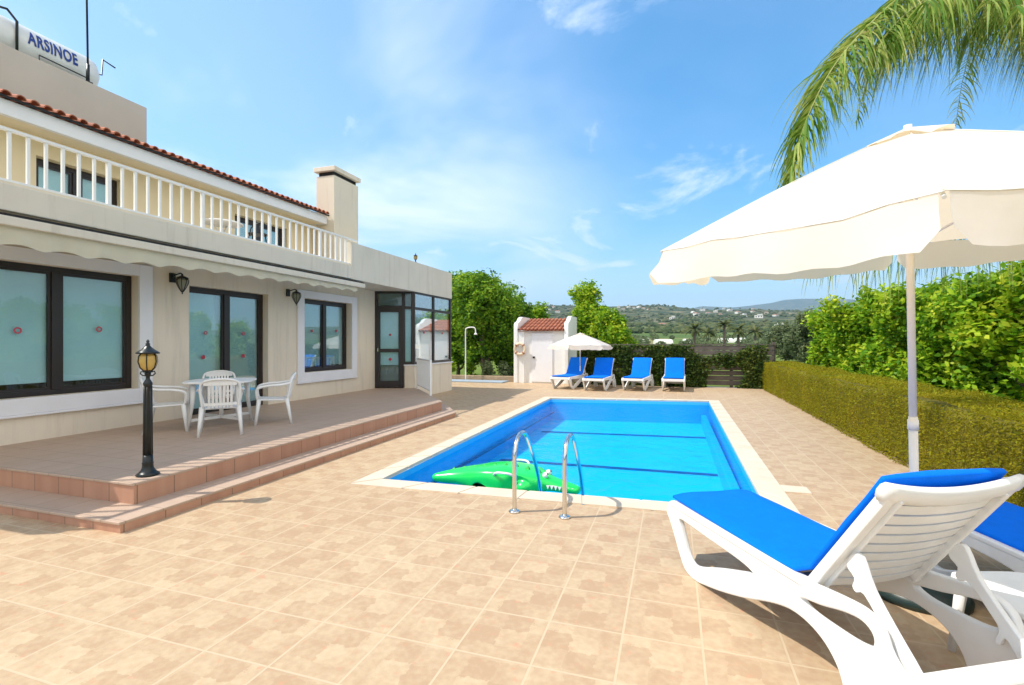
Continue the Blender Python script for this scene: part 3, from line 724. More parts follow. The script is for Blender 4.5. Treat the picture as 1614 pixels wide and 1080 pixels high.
mb = MB(); mb.tube([(.35, -.05, .0), (.35, -.05, .7), (.30, -.15, .85), (.2, -.3, .85)], .02, 6); mb.build('feed_pipe', m_iron, t)
mb = MB(); mb.tube([(.345, .25, .0), (.345, .25, .32), (.345, .95, .30)], .012, 6); mb.build('drain_pipe', m_iron, t)
tx = bpy.data.curves.new('lettering', 'FONT'); tx.body = 'ARSINOE'; tx.size = .30; tx.extrude = .004; tx.offset = .007; tx.space_character = 1.12
to = bpy.data.objects.new('tmp', tx); COL.objects.link(to); bpy.context.view_layer.update()
me = bpy.data.meshes.new_from_object(to.evaluated_get(bpy.context.evaluated_depsgraph_get())); bpy.data.objects.remove(to)
bm = bmesh.new(); bm.from_mesh(me)
for k in range(1, 12): bmesh.ops.bisect_plane(bm, geom=bm.verts[:] + bm.edges[:] + bm.faces[:], plane_co=(0, k * .02, 0), plane_no=(0, 1, 0))
bm.to_mesh(me); bm.free()
xs_ = [v.co.x for v in me.vertices]; x0 = min(xs_); x1 = max(xs_)
for v in me.vertices:
    u = .10 + (v.co.x - x0) / (x1 - x0) * .72; a = (v.co.y - .10) / .335 + .20; rr = .340 + v.co.z
    v.co = Vector((rr * math.cos(a), u, .48 + rr * math.sin(a)))
me.materials.clear(); me.materials.append(m_letter); lo_ = bpy.data.objects.new('lettering', me); COL.objects.link(lo_); lo_.parent = t
t = empty('expansion_tank', (-11.3, 5.45, 6.2), label='taller white domed tank at the left end of the roof', cat='water tank')
mb = MB(); mb.lathe([(.42, 0), (.42, .62), (.40, .70), (.30, .79), (.12, .84), (.01, .85)], (0, 0, 0), 24); mb.build('tank_shell', m_plast, t)
mb = MB(); mb.lathe([(.12, .845), (.12, .88), (.02, .89)], (0, 0, 0), 16); mb.tube([(.40, .15, .7), (.46, .2, .72), (.47, .2, .1)], .015, 6); mb.build('tank_lid', m_iron, t)
t = empty('antenna_mast', (-9.9, 6.05, 6.2), label='thin dark antenna mast rising from the roof parapet', cat='antenna')
mb = MB(); mb.tube([(0, 0, 0), (0, 0, .35)], .028, 8); mb.tube([(0, 0, .35), (-.02, -.03, 3.2)], .016, 8); mb.box(-.05, .05, -.05, .05, 0, .04); mb.build('mast', m_iron, t)
mb = MB(); mb.tube([(-.4, 0, 3.0), (.4, 0, 3.0)], .008, 5); mb.tube([(-.3, 0, 2.8), (.3, 0, 2.8)], .008, 5); mb.build('crossbar', m_iron, t)

# balcony furniture
t = empty('balcony_table', (-7.85, 7.0, 3.37), label='round wrought table behind the balcony railing', cat='table')
mb = MB(); mb.lathe([(.33, .40), (.34, .41), (.34, .42), (.32, .43)], (0, 0, 0), 20); mb.build('tabletop', m_white, t)
mb = MB()
for k in range(3):
    a = 2 * math.pi * k / 3; mb.tube([(math.cos(a) * r, math.sin(a) * r, z) for r, z in ((.25, 0), (.12, .15), (.05, .25), (.2, .41))], .012, 6)
mb.build('leg', m_white, t)
t = empty('balcony_chair', (-7.6, 7.55, 3.37), .5, label='black wrought iron chair behind the balcony railing', cat='chair')
mb = MB(); mb.lathe([(.18, .30), (.19, .31), (.18, .32)], (0, 0, 0), 14); mb.build('seat', m_iron, t)
for a in (.8, 2.4, 3.9, 5.5):
    mb = MB(); mb.tube([(math.cos(a) * .2, math.sin(a) * .2, 0), (math.cos(a) * .16, math.sin(a) * .16, .3)], .012, 6); mb.build('leg', m_iron, t)
mb = MB(); mb.tube(smooth_loop([(-.17, .12, .3), (-.16, .18, .48), (0, .2, .58), (.16, .18, .48), (.17, .12, .3)], 5, False), .012, 6)
mb.tube([(0, .14, .31), (0, .2, .57)], .009, 6); mb.build('backrest', m_iron, t)

# ------------------------------------------------------------------ white railing at the terrace end
A = Vector((-6.86, 12.5, .29)); B = Vector((-5.68, 11.0, .29))
t = empty('end_railing', A, label='white metal guard rail of close bars at the far end of the terrace', cat='railing')
d = B - A; mb = MB(); mb.obox((0, 0, .86), d + Vector((0, 0, .86)), .05, .04); mb.obox((0, 0, .12), d + Vector((0, 0, .12)), .035, .035); mb.build('rail', m_white, t, bevel=.004)
mb = MB(); N_ = 22
for k in range(1, N_): p = d * (k / N_); mb.obox(p + Vector((0, 0, .13)), p + Vector((0, 0, .845)), .055, .02, up=d)
mb.build('bars', m_white, t)
for p in (Vector((0, 0, 0)), d): mb = MB(); mb.obox(p, p + Vector((0, 0, .88)), .05, .05, up=d); mb.build('post', m_white, t)

# ------------------------------------------------------------------ monobloc chairs and table
def make_chair():
    t = empty('garden_chair')
    # seat
    vs = []; fs = []; nx, ny = 9, 9
    for j in range(ny):
        v = j / (ny - 1); w = .215 + .03 * (1 - v)
        for i in range(nx):
            u = i / (nx - 1) * 2 - 1; vs.append((u * w, .22 - v * .42, .415 - .02 * (1 - u * u) * math.sin(math.pi * min(1, v + .1)) - .02 * v + (-.02 if j == 0 else 0)))
    for j in range(ny - 1):
        for i in range(nx - 1): a = j * nx + i; fs.append((a, a + nx, a + nx + 1, a + 1))
    mb = MB(); mb.add(vs, fs, True); o = mb.build('seat', m_plast, t); m = o.modifiers.new('t', 'SOLIDIFY'); m.thickness = .022; m.offset = -1
    mb = MB()
    for (sx, fy, ty) in ((-1, .25, .20), (1, .25, .20), (-1, -.27, -.20), (1, -.27, -.20)):
        mb = MB(); mb.tube([(sx * .262, fy, 0), (sx * .245, (fy + ty) / 2 * 1.0, .2), (sx * .225, ty, .41)], [.019, .025, .033], 8); mb.build('leg', m_plast, t)
    # back: frame arch with vertical slats, leaning back
    def bk(u, h): return (u, -.20 - h * .22 - .05 * (1 - (u / .25) ** 2), .40 + h)
    mb = MB(); pts = [bk(-.215, 0), bk(-.235, .15), bk(-.24, .28), bk(-.21, .36), bk(-.1, .395), bk(0, .40), bk(.1, .395), bk(.21, .36), bk(.24, .28), bk(.235, .15), bk(.215, 0)]
    mb.tube(smooth_loop(pts, 4, False), .018, 8)
    for k in range(7):
        u = -.135 + .045 * k; mb.obox(bk(u, .0), bk(u, .375), .031, .012, up=(0, 1, .2))
    hh = [bk(u, .35) for u in np.linspace(-.2, .2, 9)]
    for a, b_ in zip(hh, hh[1:]): mb.obox(a, b_, .016, .075)
    hh = [bk(u, .05) for u in np.linspace(-.2, .2, 9)]
    for a, b_ in zip(hh, hh[1:]): mb.obox(a, b_, .016, .04)
    mb.build('backrest', m_plast, t)
    for sx in (-1, 1):
        mb = MB(); mb.tube(smooth_loop([(sx * .235, -.27, .66), (sx * .275, -.12, .635), (sx * .285, .1, .62), (sx * .27, .22, .58), (sx * .25, .235, .50), (sx * .23, .22, .41)], 4, False), .02, 8); mb.build('armrest', m_plast, t)
    return t
chair0 = make_chair()
def face_dir(dx, dy): return math.atan2(dy, dx) - math.pi / 2
TC = Vector((-6.78, 6.02, .29))
spots = [((-6.2, 5.5), 'white plastic garden chair with its back to the pool deck, nearest of the terrace set'),
         ((-7.12, 5.42), 'white plastic garden chair next to the lamp post side of the terrace table'),
         ((-6.22, 6.5), 'white plastic garden chair at the far right of the terrace table, in profile'),
         ((-7.42, 6.55), 'white plastic garden chair hidden behind the table in front of the sliding door')]
dirs = [(-.70, .66), (.62, .66), (-.66, -.62), (.7, -.6)]
for i, ((p, lab), dr) in enumerate(zip(spots, dirs)):
    c = chair0 if i == 0 else copy_tree(chair0)
    c.location = (*p, .29); c.rotation_euler = (0, 0, face_dir(*dr)); tag(c, lab, 'chair', 'white garden chairs round the terrace table')
t = empty('garden_table', TC, .6, label='white plastic garden table in front of the sliding door', cat='table')
mb = MB(); pl = []
for k in range(40):
    a = 2 * math.pi * k / 40; ca, sa = math.cos(a), math.sin(a); r = .46 / (abs(ca) ** 5 + abs(sa) ** 5) ** .2; pl.append((r * ca, r * sa))
prism(mb, pl, .69, .72); mb.build('tabletop', m_plast, t, bevel=.008)
for sx in (-1, 1):
    for sy in (-1, 1): mb = MB(); mb.tube([(sx * .36, sy * .36, 0), (sx * .31, sy * .31, .4), (sx * .30, sy * .30, .69)], [.024, .03, .045], 8); mb.build('leg', m_plast, t)
mb = MB(); mb.obox((-.33, -.33, .14), (.33, .33, .14), .03, .04); mb.obox((-.33, .33, .141), (.33, -.33, .141), .03, .04); mb.lathe([(.03, .14), (.03, .69)], (0, 0, 0), 10); mb.build('cross_brace', m_plast, t)

# ------------------------------------------------------------------ sun loungers
def make_lounger():
    t = empty('sun_lounger'); HW = .335
    m2 = lambda x: Matrix(((0, 0, 1, x), (1, 0, 0, 0), (0, 1, 0, 0), (0, 0, 0, 1)))     # (u,v)->(y,z), extrude along x
    outer = [(-.05, .335), (-.035, .40), (.03, .425), (.3, .425), (.7, .425), (1.05, .43), (1.3, .452), (1.5, .476), (1.62, .478), (1.69, .44), (1.73, .36), (1.80, .30), (1.88, .27), (1.93, .18), (1.965, .06), (1.97, 0), (1.92, -.002), (1.80, -.002), (1.74, .02), (1.70, .10), (1.65, .12), (1.60, .08), (1.57, .01), (1.53, .05), (1.49, .15), (1.42, .22), (1.32, .258), (1.2, .262), (1.05, .22), (.85, .14), (.62, .065), (.45, .02), (.36, 0), (.26, 0), (.19, .03), (.13, .10), (.06, .20), (0.0, .28)]
    h1 = [(.13, .325), (.17, .24), (.23, .14), (.29, .095), (.38, .11), (.6, .20), (.85, .29), (.92, .315), (.80, .335), (.5, .34), (.25, .345), (.16, .345)]
    h2 = [(1.27, .355), (1.40, .385), (1.52, .42), (1.61, .43), (1.66, .40), (1.655, .35), (1.58, .325), (1.45, .32), (1.33, .325)]
    for sx in (-1, 1):
        o = profile('side_frame', outer, [h1, h2], .045, m_plast, t, m2(sx * HW), bevel=.010, n=4)
        mb = MB(); 
        mb.obox((sx * (HW - .01), .0, .415), (sx * (HW - .01), 1.28, .432), .075, .03)
        mb.build('side_rail', m_plast, t, bevel=.008)
        mb = MB(); mb.tube([(sx * (HW - .06), 1.27, .405), (sx * (HW + .02), 1.27, .405)], .033, 16); mb.build('hinge', m_plast, t, bevel=.005)
        # prop with hooked notches
        pr_ = [(1.47, .60), (1.50, .66), (1.545, .665), (1.60, .55), (1.70, .43), (1.80, .32), (1.88, .20), (1.86, .16), (1.81, .18), (1.74, .29), (1.70, .34), (1.68, .30), (1.66, .31), (1.675, .37), (1.64, .42), (1.56, .51), (1.52, .50), (1.50, .52), (1.51, .56)]
        profile('backrest_prop', pr_, [], .028, m_plast, t, m2(sx * (HW - .055)), bevel=.005, n=3)
    # seat slats
    mb = MB()
    for k in range(17):
        y0 = .04 + k * .072; mb.box(-HW + .02, HW - .02, y0, y0 + .055, .385, .402)
    mb.build('seat_slats', m_plast, t, bevel=.004)
    mb = MB(); mb.box(-HW, HW, -.045, .0, .335, .42); mb.build('foot_crossbar', m_plast, t, bevel=.012)
    mb = MB(); mb.box(-HW + .02, HW - .02, 1.79, 1.90, .255, .325); mb.box(-HW + .02, HW - .02, 1.83, 1.87, .13, .255); mb.build('rear_crossbar', m_plast, t, bevel=.012)
    # backrest: local frame (x, v along, n out of the back)
    H = Vector((0, 1.27, .425)); T = Vector((0, 1.69, 1.01)); dv = (T - H).normalized(); LB = (T - H).length; nb = Vector((0, dv.z, -dv.y))   # nb points backwards/down
    bp = lambda x, v, n: H + Vector((x, 0, 0)) + dv * v + nb * n
    def bow(x): return .035 * (1 - (x / HW) ** 2)
    mb = MB()
    for sx in (-1, 1):
        mb.obox(bp(sx * (HW - .035), -.03, .012), bp(sx * (HW - .035), LB + .01, .012), .055, .05, up=nb)
        mb.obox(bp(sx * (HW - .068), .0, .03), bp(sx * (HW - .068), LB - .03, .03), .016, .05, up=nb)
    mb.build('backrest_frame', m_plast, t, bevel=.012)
    # top rail, thick and rounded, dipping in the middle
    vs = []; fs = []; xs = np.linspace(-HW - .005, HW + .005, 17); m_n = 10
    for x in xs:
        e = abs(x) / HW; hw_ = .05; tk = .028
        cv = LB - .01 - .0 * e; dp = -.03 * (1 - e ** 2)
        for q in range(m_n):
            a = 2 * math.pi * q / m_n
            vs.append(bp(x, cv + hw_ * math.cos(a) + dp, .01 + tk * math.sin(a) + .6 * bow(x)))
    for i in range(len(xs) - 1):
        for q in range(m_n): a = i * m_n + q; b_ = i * m_n + (q + 1) % m_n; fs.append((a, b_, b_ + m_n, a + m_n))
    fs.append(tuple(range(m_n))[::-1]); fs.append(tuple((len(xs) - 1) * m_n + q for q in range(m_n)))
    mb = MB(); mb.add(vs, fs, True); mb.build('top_rail', m_plast, t, fix=True)
    mb = MB(); ns = 9; pitch = (LB - .10) / ns
    for k in range(ns):
        v0 = .03 + k * pitch; v1 = v0 + pitch - .014; xs = np.linspace(-HW + .06, HW - .06, 11)
        vs = []; fs = []
        for x in xs:
            b0 = bow(x); vs += [bp(x, v0, b0), bp(x, v1, b0), bp(x, v1, b0 + .012), bp(x, v0, b0 + .012)]
        for i in range(10):
            for q in range(4): a = i * 4 + q; c = i * 4 + (q + 1) % 4; fs.append((a, c, c + 4, a + 4))
        fs += [(3, 2, 1, 0), (40, 41, 42, 43)]; mb.add(vs, fs)
    mb.build('backrest_slats', m_plast, t, fix=True)
    # blue mat folded at the hinge
    th = .035; path = [(-.035, .440), (.3, .437), (.7, .434), (1.1, .436), (1.19, .445), (1.245, .475)]
    q0 = H + nb * -.026; top = q0 + dv * (LB + .02)
    for f_ in (.10, .35, .6, .8, 1.0): p = q0 + dv * ((LB + .02) * f_); path.append((p.y, p.z))
    vs = []; fs = []; nx = 9
    for i, (yy_, zz) in enumerate(path):
        a = np.array(path[max(i - 1, 0)]); b_ = np.array(path[min(i + 1, len(path) - 1)]); tt = (b_ - a) / np.linalg.norm(b_ - a); nn = np.array((-tt[1], tt[0]))
        for side in (0, 1):
            for j in range(nx):
                x = (j / (nx - 1) * 2 - 1) * .318; puff = th * (side * (1 - .35 * abs(j / (nx - 1) * 2 - 1) ** 6)) + .003 * math.sin(i * 2.1 + j * 1.3) * side
                vs.append((x, yy_ + nn[0] * puff, zz + nn[1] * puff))
    W2 = nx * 2
    for i in range(len(path) - 1):
        for j in range(nx - 1):
            a = i * W2 + j; fs.append((a, a + W2, a + W2 + 1, a + 1)); a += nx; fs.append((a, a + 1, a + W2 + 1, a + W2))
        a = i * W2; fs.append((a, a + nx, a + nx + W2, a + W2)); a = i * W2 + nx - 1; fs.append((a, a + W2, a + nx + W2, a + nx))
    for i in (0, len(path) - 1):
        for j in range(nx - 1): a = i * W2 + j; fs.append((a, a + 1, a + nx + 1, a + nx))
    mb = MB(); mb.add(vs, fs, True); o = mb.build('mat', m_blue, t, fix=True, bevel=.008)
    return t
l0 = make_lounger()
def put(o, x, y, th_, lab): o.location = (x, y, 0); o.rotation_euler = (0, 0, th_); tag(o, lab, 'sun lounger', 'white sun loungers with blue mats')
u = Vector((.48, -.877)); nv = Vector((.877, .48))
put(l0, 0 + nv.x * .335, 3.85 + nv.y * .335, math.atan2(-u.x, u.y), 'large white sun lounger with raised back and blue mat, nearest the camera')
l1 = copy_tree(l0); u2 = Vector((.22, -.975)); n2 = Vector((.975, .22))
put(l1, 1.63 + n2.x * .335, 4.34 + n2.y * .335, math.atan2(-u2.x, u2.y), 'white sun lounger cut by the right edge of the photo')
labs = ['blue sun lounger under the small parasol, in front of the white shed', 'deep blue sun lounger just right of the small parasol pole',
        'third of the four far sun loungers, tilted slightly left before the ivy fence', 'far sun lounger farthest from the shed, squarely facing the pool']
for (px, y_, rot), lb in zip(((883, 614, -24), (935, 617, -14), (997, 617, -12), (1061, 618, -2)), labs):
    g_ = ground_at(px, y_); c = copy_tree(l0); ray = math.atan2(-g_.x, g_.y)
    put(c, g_.x, g_.y, ray + R(rot), lb)

# ------------------------------------------------------------------ parasols
def parasol(name, base, axis, zr, Rr, rot, apex, val, label, rpole=.022, wind=1.0):
    t = empty(name, base, label=label, cat='parasol')
    a = Vector(axis).normalized(); u_ = Vector((0, 1, 0)).cross(a).normalized(); w_ = a.cross(u_)
    c = a * zr
    rim = [c + (u_ * math.cos(rot + 2 * math.pi * k / 6) + w_ * math.sin(rot + 2 * math.pi * k / 6)) * Rr for k in range(6)]
    ap = c + a * apex
    mb = MB(); mb.tube([(0, 0, .0), a * zr * .5], rpole, 16); mb.tube([a * (zr * .5 - .08), a * (zr * .5 - .02)], rpole * 1.2, 16); mb.tube([a * zr * .5, ap + a * .02], rpole * .86, 16); mb.build('pole', m_pole, t)
    # canopy panels, sagging between ribs
    vs = []; fs = []; nr, ns = 10, 8
    def cp(k, s_, r):     # k rib, s_ 0..1 across panel, r 0..1 apex to rim
        p = rim[k].lerp(rim[(k + 1) % 6], s_); q = ap.lerp(p, r)
        sag = -.03 * 4 * s_ * (1 - s_) * r * (1 - .55 * r) * Rr / 1.5
        bulge = .012 * math.sin(math.pi * r) * Rr / 1.5
        edge = (c - p).normalized() * (.05 * 4 * s_ * (1 - s_) * r ** 6) * Rr / 1.5
        return q + a * (sag + bulge + .009 * math.sin(9 * s_ + k * 2 + 5 * r) * r * wind + .006 * math.sin(31 * s_ + k) * r ** 5 * wind) + edge
    idx = {}
    for k in range(6):
        for j in range(nr + 1):
            for i in range(ns):
                idx[(k, i, j)] = len(vs); vs.append(cp(k, i / ns, .04 + .96 * j / nr))
    for k in range(6):
        for j in range(nr):
            for i in range(ns):
                n_ = (k, i + 1) if i < ns - 1 else ((k + 1) % 6, 0)
                fs.append((idx[(k, i, j)], idx[(k, i, j + 1)], idx[(*n_, j + 1)], idx[(*n_, j)]))
    mb = MB(); mb.add(vs, fs, True); mb.build('canopy', m_canvas, t)
    # valance: one flap per panel, rounded lower corners
    vs = []; fs = []
    for k in range(6):
        pts = [.012 + (1 - .024) * i / 24 for i in range(25)]
        for i, s_ in enumerate(pts):
            p = cp(k, s_, 1.0); e = min(s_, 1 - s_) * (rim[k] - rim[(k + 1) % 6]).length
            dl = val * (1 - max(0, 1 - e / (.06 * Rr)) ** 2.6 * .6)
            outw = (p - c).normalized(); wv = .012 * math.sin(s_ * 17 + k) * wind
            vs += [p + Vector((0, 0, -.001)), p + Vector((0, 0, -dl * .5)) + outw * (.022 + wv * .5), p + Vector((0, 0, -dl)) + outw * (.035 + .05 * max(0, 1 - e / (.2 * Rr)) + wv)]
        b0 = k * 75
        for i in range(24):
            for q in (0, 1): aa = b0 + i * 3 + q; fs.append((aa, aa + 1, aa + 4, aa + 3))
    mb = MB(); mb.add(vs, fs, True); mb.build('valance', m_canvas, t)
    mb = MB()
    for k in range(6):
        mb.tube([cp(k, 0, .12 + .88 * j / 8) + a * .003 for j in range(9)], .0035, 5)
        mb.tube([cp(k, j / 8, 1.0) + a * .002 + (cp(k, j / 8, 1.0) - c).normalized() * .002 for j in range(9)], .0025, 5)
    mb.build('seam', m_seam, t)
    # vent cap
    vs = []; fs = []; nk = 36; rr_ = .21 * Rr / 1.5
    vs.append(ap + a * .008)
    for j in (1, 2, 3):
        for k in range(nk):
            an = rot + 2 * math.pi * k / nk; f = j / 3; z = -.085 * f * apex / .6 + .008 + .012 * abs(math.cos(3 * (an - rot))) * f
            rad = rr_ * f * (1 + .10 * math.cos(6 * (an - rot)))
            vs.append(ap + a * (z + .012 * math.sin(an * 5) * f) + (u_ * math.cos(an) + w_ * math.sin(an)) * rad)
    for k in range(nk): fs.append((0, 1 + k, 1 + (k + 1) % nk))
    for j in (0, 1):
        for k in range(nk): aa = 1 + j * nk + k; bb = 1 + j * nk + (k + 1) % nk; fs.append((aa, aa + nk, bb + nk, bb))
    mb = MB(); mb.add(vs, fs, True); mb.build('vent_cap', m_canvas, t)
    hub = a * (zr - .10); mb = MB(); mb.tube([hub - a * .03, hub + a * .03], rpole * 1.7, 12); mb.build('hub', m_white, t)
    for k in range(6):
        mb = MB(); mb.tube([ap.lerp(rim[k], .05) - a * .02, ap.lerp(rim[k], .5) + a * .010, rim[k] - a * .012], .008, 6); mb.tube([hub, ap.lerp(rim[k], .52) - a * .01], .006, 6); mb.build('rib', m_white, t)
    return t, c
cb = at(1444, 540, 3.147); cb.z = 0
ax = Vector((-.072 * ct - (-.067) * st, -.072 * st + (-.067) * ct, 1))
um, _ = parasol('parasol', cb, ax, 2.291, 1.474, 3.052 - 0 + TH, .60, .205, 'large cream parasol on a white pole filling the upper right', rpole=.024)
# weighted base
mb = MB(); mb.lathe([(.27, 0), (.275, .03), (.25, .075), (.15, .10), (.05, .115), (.045, .28), (.032, .30)], (0, 0, 0), 32); o = mb.build('parasol_base', m_dgreen, um)
g_ = ground_at(921, 606.5); 
um2, _ = parasol('parasol', (g_.x, g_.y - .9, 0), (0, 0, 1), 1.50, 1.12, 2.15 + TH, .44, .15, 'small white parasol between two far sun loungers by the shed', rpole=.02)
mb = MB(); mb.lathe([(.22, 0), (.22, .05), (.1, .08), (.04, .1), (.035, .25)], (0, 0, 0), 20); mb.build('parasol_base', m_dgreen, um2)

# side table between the near loungers
t = empty('side_table', (1.63, 3.02, 0), .3, label='low white plastic side table between the two near loungers, cut by the right edge', cat='side table')
mb = MB(); pl = []
for k in range(36):
    a = 2 * math.pi * k / 36; ca, sa = math.cos(a), math.sin(a); r = .235 / (abs(ca) ** 5 + abs(sa) ** 5) ** .2; pl.append((r * ca, r * sa))
prism(mb, pl, .37, .40); mb.build('tabletop', m_plast, t, bevel=.008)
for sx in (-1, 1):
    for sy in (-1, 1): mb = MB(); mb.tube([(sx * .2, sy * .2, 0), (sx * .17, sy * .17, .37)], [.018, .028], 8); mb.build('leg', m_plast, t)

# ------------------------------------------------------------------ pool ladder rails
def handrail(px, y_, lab):
    g_ = ground_at(px, y_); t = empty('pool_handrail', g_, label=lab, cat='handrail', group='chrome handrails of the pool ladder')
    pts = [(0, 0, 0), (0, 0, .48), (0, .03, .61), (.0, .12, .69), (.0, .24, .705), (0, .38, .66), (.0, .58, .47), (.0, .78, .24), (.0, .93, .0), (0, .98, -.15), (0, .99, -.55)]
    mb = MB(); mb.tube(smooth_loop(pts, 6, False), .021, 14); mb.build('rail_tube', m_steel, t)
    mb = MB(); mb.lathe([(.055, 0), (.057, .008), (.045, .018), (.026, .024)], (0, 0, .001), 20); mb.build('floor_flange', m_steel, t)
handrail(811, 807, 'left chrome pool handrail, behind it the green inflatable')
handrail(890, 816, 'right chrome pool handrail, the one nearer the big lounger')

# ------------------------------------------------------------------ green inflatable crocodile
cr = empty('inflatable_crocodile', (-1.93, 5.68, -.12), R(-2), label='green inflatable crocodile floating at the near pool edge by the ladder', cat='pool toy')
def skin(name, chain, mt, parent, edges=None):
    me = bpy.data.meshes.new(name); me.from_pydata([c[0] for c in chain], edges or [(i, i + 1) for i in range(len(chain) - 1)], []); 
    o = bpy.data.objects.new(name, me); COL.objects.link(o); o.parent = parent; me.materials.append(mt)
    m = o.modifiers.new('k', 'SKIN'); m.use_smooth_shade = True
    for v, c in zip(me.skin_vertices[0].data, chain): v.radius = c[1] if isinstance(c[1], tuple) else (c[1], c[1])
    me.skin_vertices[0].data[3].use_root = True
    s_ = o.modifiers.new('s', 'SUBSURF'); s_.levels = s_.render_levels = 2
    return o
body = [((.93, -.02, .02), (.07, .045)), ((.78, 0, .04), (.11, .065)), ((.58, .02, .06), (.13, .085)), ((.38, .04, .08), (.24, .14)), ((.1, .05, .09), (.33, .17)), ((-.2, .04, .09), (.31, .165)), ((-.45, .0, .07), (.22, .13)), ((-.7, -.06, .05), (.13, .09)), ((-.92, -.16, .04), (.05, .045))]
body += [((.30, .36, .03), .07), ((.33, .52, .02), .06), ((.25, -.28, .03), .07), ((-.28, .32, .03), .07), ((-.33, .47, .02), .055), ((-.3, -.22, .03), .06)]
skin('body', body, m_green, cr, [(i, i + 1) for i in range(8)] + [(3, 9), (9, 10), (3, 11), (5, 12), (12, 13), (5, 14)])
sp_ = MB()
for k in range(9):
    xx = -.72 + k * .14; zb = float(np.interp(xx, [-.72, -.45, -.1, .2, .4], [.10, .15, .21, .21, .17])); sp_.add([(xx - .06, -.03, zb - .03), (xx + .06, -.03, zb - .03), (xx + .06, .07, zb - .03), (xx - .06, .07, zb - .03), (xx + .03, .02, zb + .05)], [(0, 1, 4), (1, 2, 4), (2, 3, 4), (3, 0, 4)])
sp_.build('back_ridge', M('green_vinyl_dark', (.015, .38, .05), .3), cr)
for sy in (-1, 1):
    mb = MB(); mb.lathe([(.002, -.036), (.026, -.026), (.036, 0), (.026, .026), (.002, .036)], (.52, .02 + sy * .07, .17), 14); ey = mb.build('eye', m_white, cr)
    mb = MB(); mb.lathe([(.002, -.014), (.013, 0), (.002, .014)], (.548, .02 + sy * .07, .188), 10); mb.build('pupil', m_iron, ey)
mb = MB(); mb.add([(.55, -.11, .072), (.88, -.07, .05), (.88, .07, .05), (.55, .11, .072), (.55, -.11, .08), (.88, -.07, .058), (.88, .07, .058), (.55, .11, .08)], [(0, 3, 2, 1), (4, 5, 6, 7), (0, 1, 5, 4), (1, 2, 6, 5), (2, 3, 7, 6), (3, 0, 4, 7)])
for k in range(7):
    xx = .55 + k * .045
    for sy in (-1, 1):
        yy_ = sy * (.118 - k * .006); zt = .078 - k * .003; mb.add([(xx, yy_, zt), (xx + .04, yy_, zt), (xx + .02, yy_ * 1.05, zt - .045), (xx + .02, yy_ * .85, zt)], [(0, 1, 2), (1, 3, 2), (3, 0, 2)])
mb.build('teeth', m_white, cr)
for yy_ in (-.24, .34):
    mb = MB(); sg = 1 if yy_ > 0 else -1; mb.tube(smooth_loop([(-.05, yy_, .17), (.0, yy_ + .04 * sg, .21), (.15, yy_ + .04 * sg, .21), (.2, yy_, .17)], 4, False), .014, 8); mb.build('grip', m_white, cr)

# ------------------------------------------------------------------ shed, lifebuoy, shower
S0 = ground_at(815, 604); YS = 18.75
shx0, shx1 = -6.0, -3.82
shed = empty('pool_shed', (shx0, YS, 0), label='small white pool shed with curved gable ends and a red tiled roof', cat='shed')
W_ = shx1 - shx0; D_ = 1.8
mb = MB(); mb.box(.42, W_ - .05, .12, D_, 0, 2.05); mb.build('wall', m_white, shed)
m3 = lambda x, th_: Matrix(((0, 0, 1, x), (1, 0, 0, 0), (0, 1, 0, 0), (0, 0, 0, 1)))
gable = [(0, 0), (0, .02), (0, 1.2), (0, 2.2), (.02, 2.33), (.12, 2.40), (.3, 2.44), (.42, 2.50), (.55, 2.60), (.75, 2.65), (1.0, 2.65), (D_, 2.65), (D_, 0), (D_ - .05, 0)]
for xx in (.07, W_ - .07):
    cu = profile('gable_wall', [(p[0], p[1]) for p in gable], [], .16, m_white, shed, m3(xx, 0), bevel=.008, n=1)
mb = MB(); mb.box(.15, .42, 0.03, .2, 0, 2.1); mb.build('pilaster', m_white, shed, bevel=.01)
mb = MB(); mb.quad((.15, -.02, 2.05), (W_ - .15, -.02, 2.05), (W_ - .15, D_, 2.55), (.15, D_, 2.55))
k = 0; xx = .22
while xx < W_ - .2:
    for j in range(4):
        y0 = -.06 + j * .46; y1 = y0 + .5; z0_ = 2.06 + j * .46 * .28 + .02; z1_ = z0_ + .5 * .28 - .02; vs = []
        for (yy_, zz) in ((y0, z0_), (y1, z1_)):
            for q in range(7): a = math.pi * q / 6; vs.append((xx + .06 * math.cos(a), yy_, zz + .06 * math.sin(a)))
        mb.add(vs, [(q, q + 1, q + 8, q + 7) for q in range(6)])
    xx += .16
mb.build('roof', m_tile_roof, shed)
mb = MB(); mb.box(.70, 1.55, .085, .119, .05, 1.98); dr = mb.build('door', m_trim, shed, bevel=.006)
mb = MB(); mb.box(.76, .84, .05, .084, .98, 1.05); mb.build('handle', m_iron, dr)
t = empty('lifebuoy', (-5.74, YS - .02, 1.34), label='faded cream lifebuoy hanging on the white shed wall', cat='lifebuoy')
mb = MB(); mb.torus((0, -.03, 0), .21, .055, 'y', 32, 12); mb.build('ring', m_buoy, t)
mb = MB()
for k in range(4):
    a = math.pi / 4 + k * math.pi / 2; c_ = Vector((math.cos(a) * .21, -.03, math.sin(a) * .21)); tg = Vector((-math.sin(a), 0, math.cos(a)))
    mb.tube([c_ - tg * .03, c_ + tg * .03], .060, 14)
mb.build('band', m_buoyr, t)
t = empty('pool_shower', (-8.15, 18.9, 0), label='white outdoor shower pipe with bent arm standing left of the shed', cat='shower')
mb = MB(); mb.tube(smooth_loop([(0, 0, 0), (0, 0, 1.0), (0, 0, 2.05), (.04, 0, 2.18), (.15, 0, 2.22), (.35, 0, 2.22), (.43, 0, 2.16), (.45, 0, 2.0)], 5, False), .024, 10); mb.build('pipe', m_white, t)
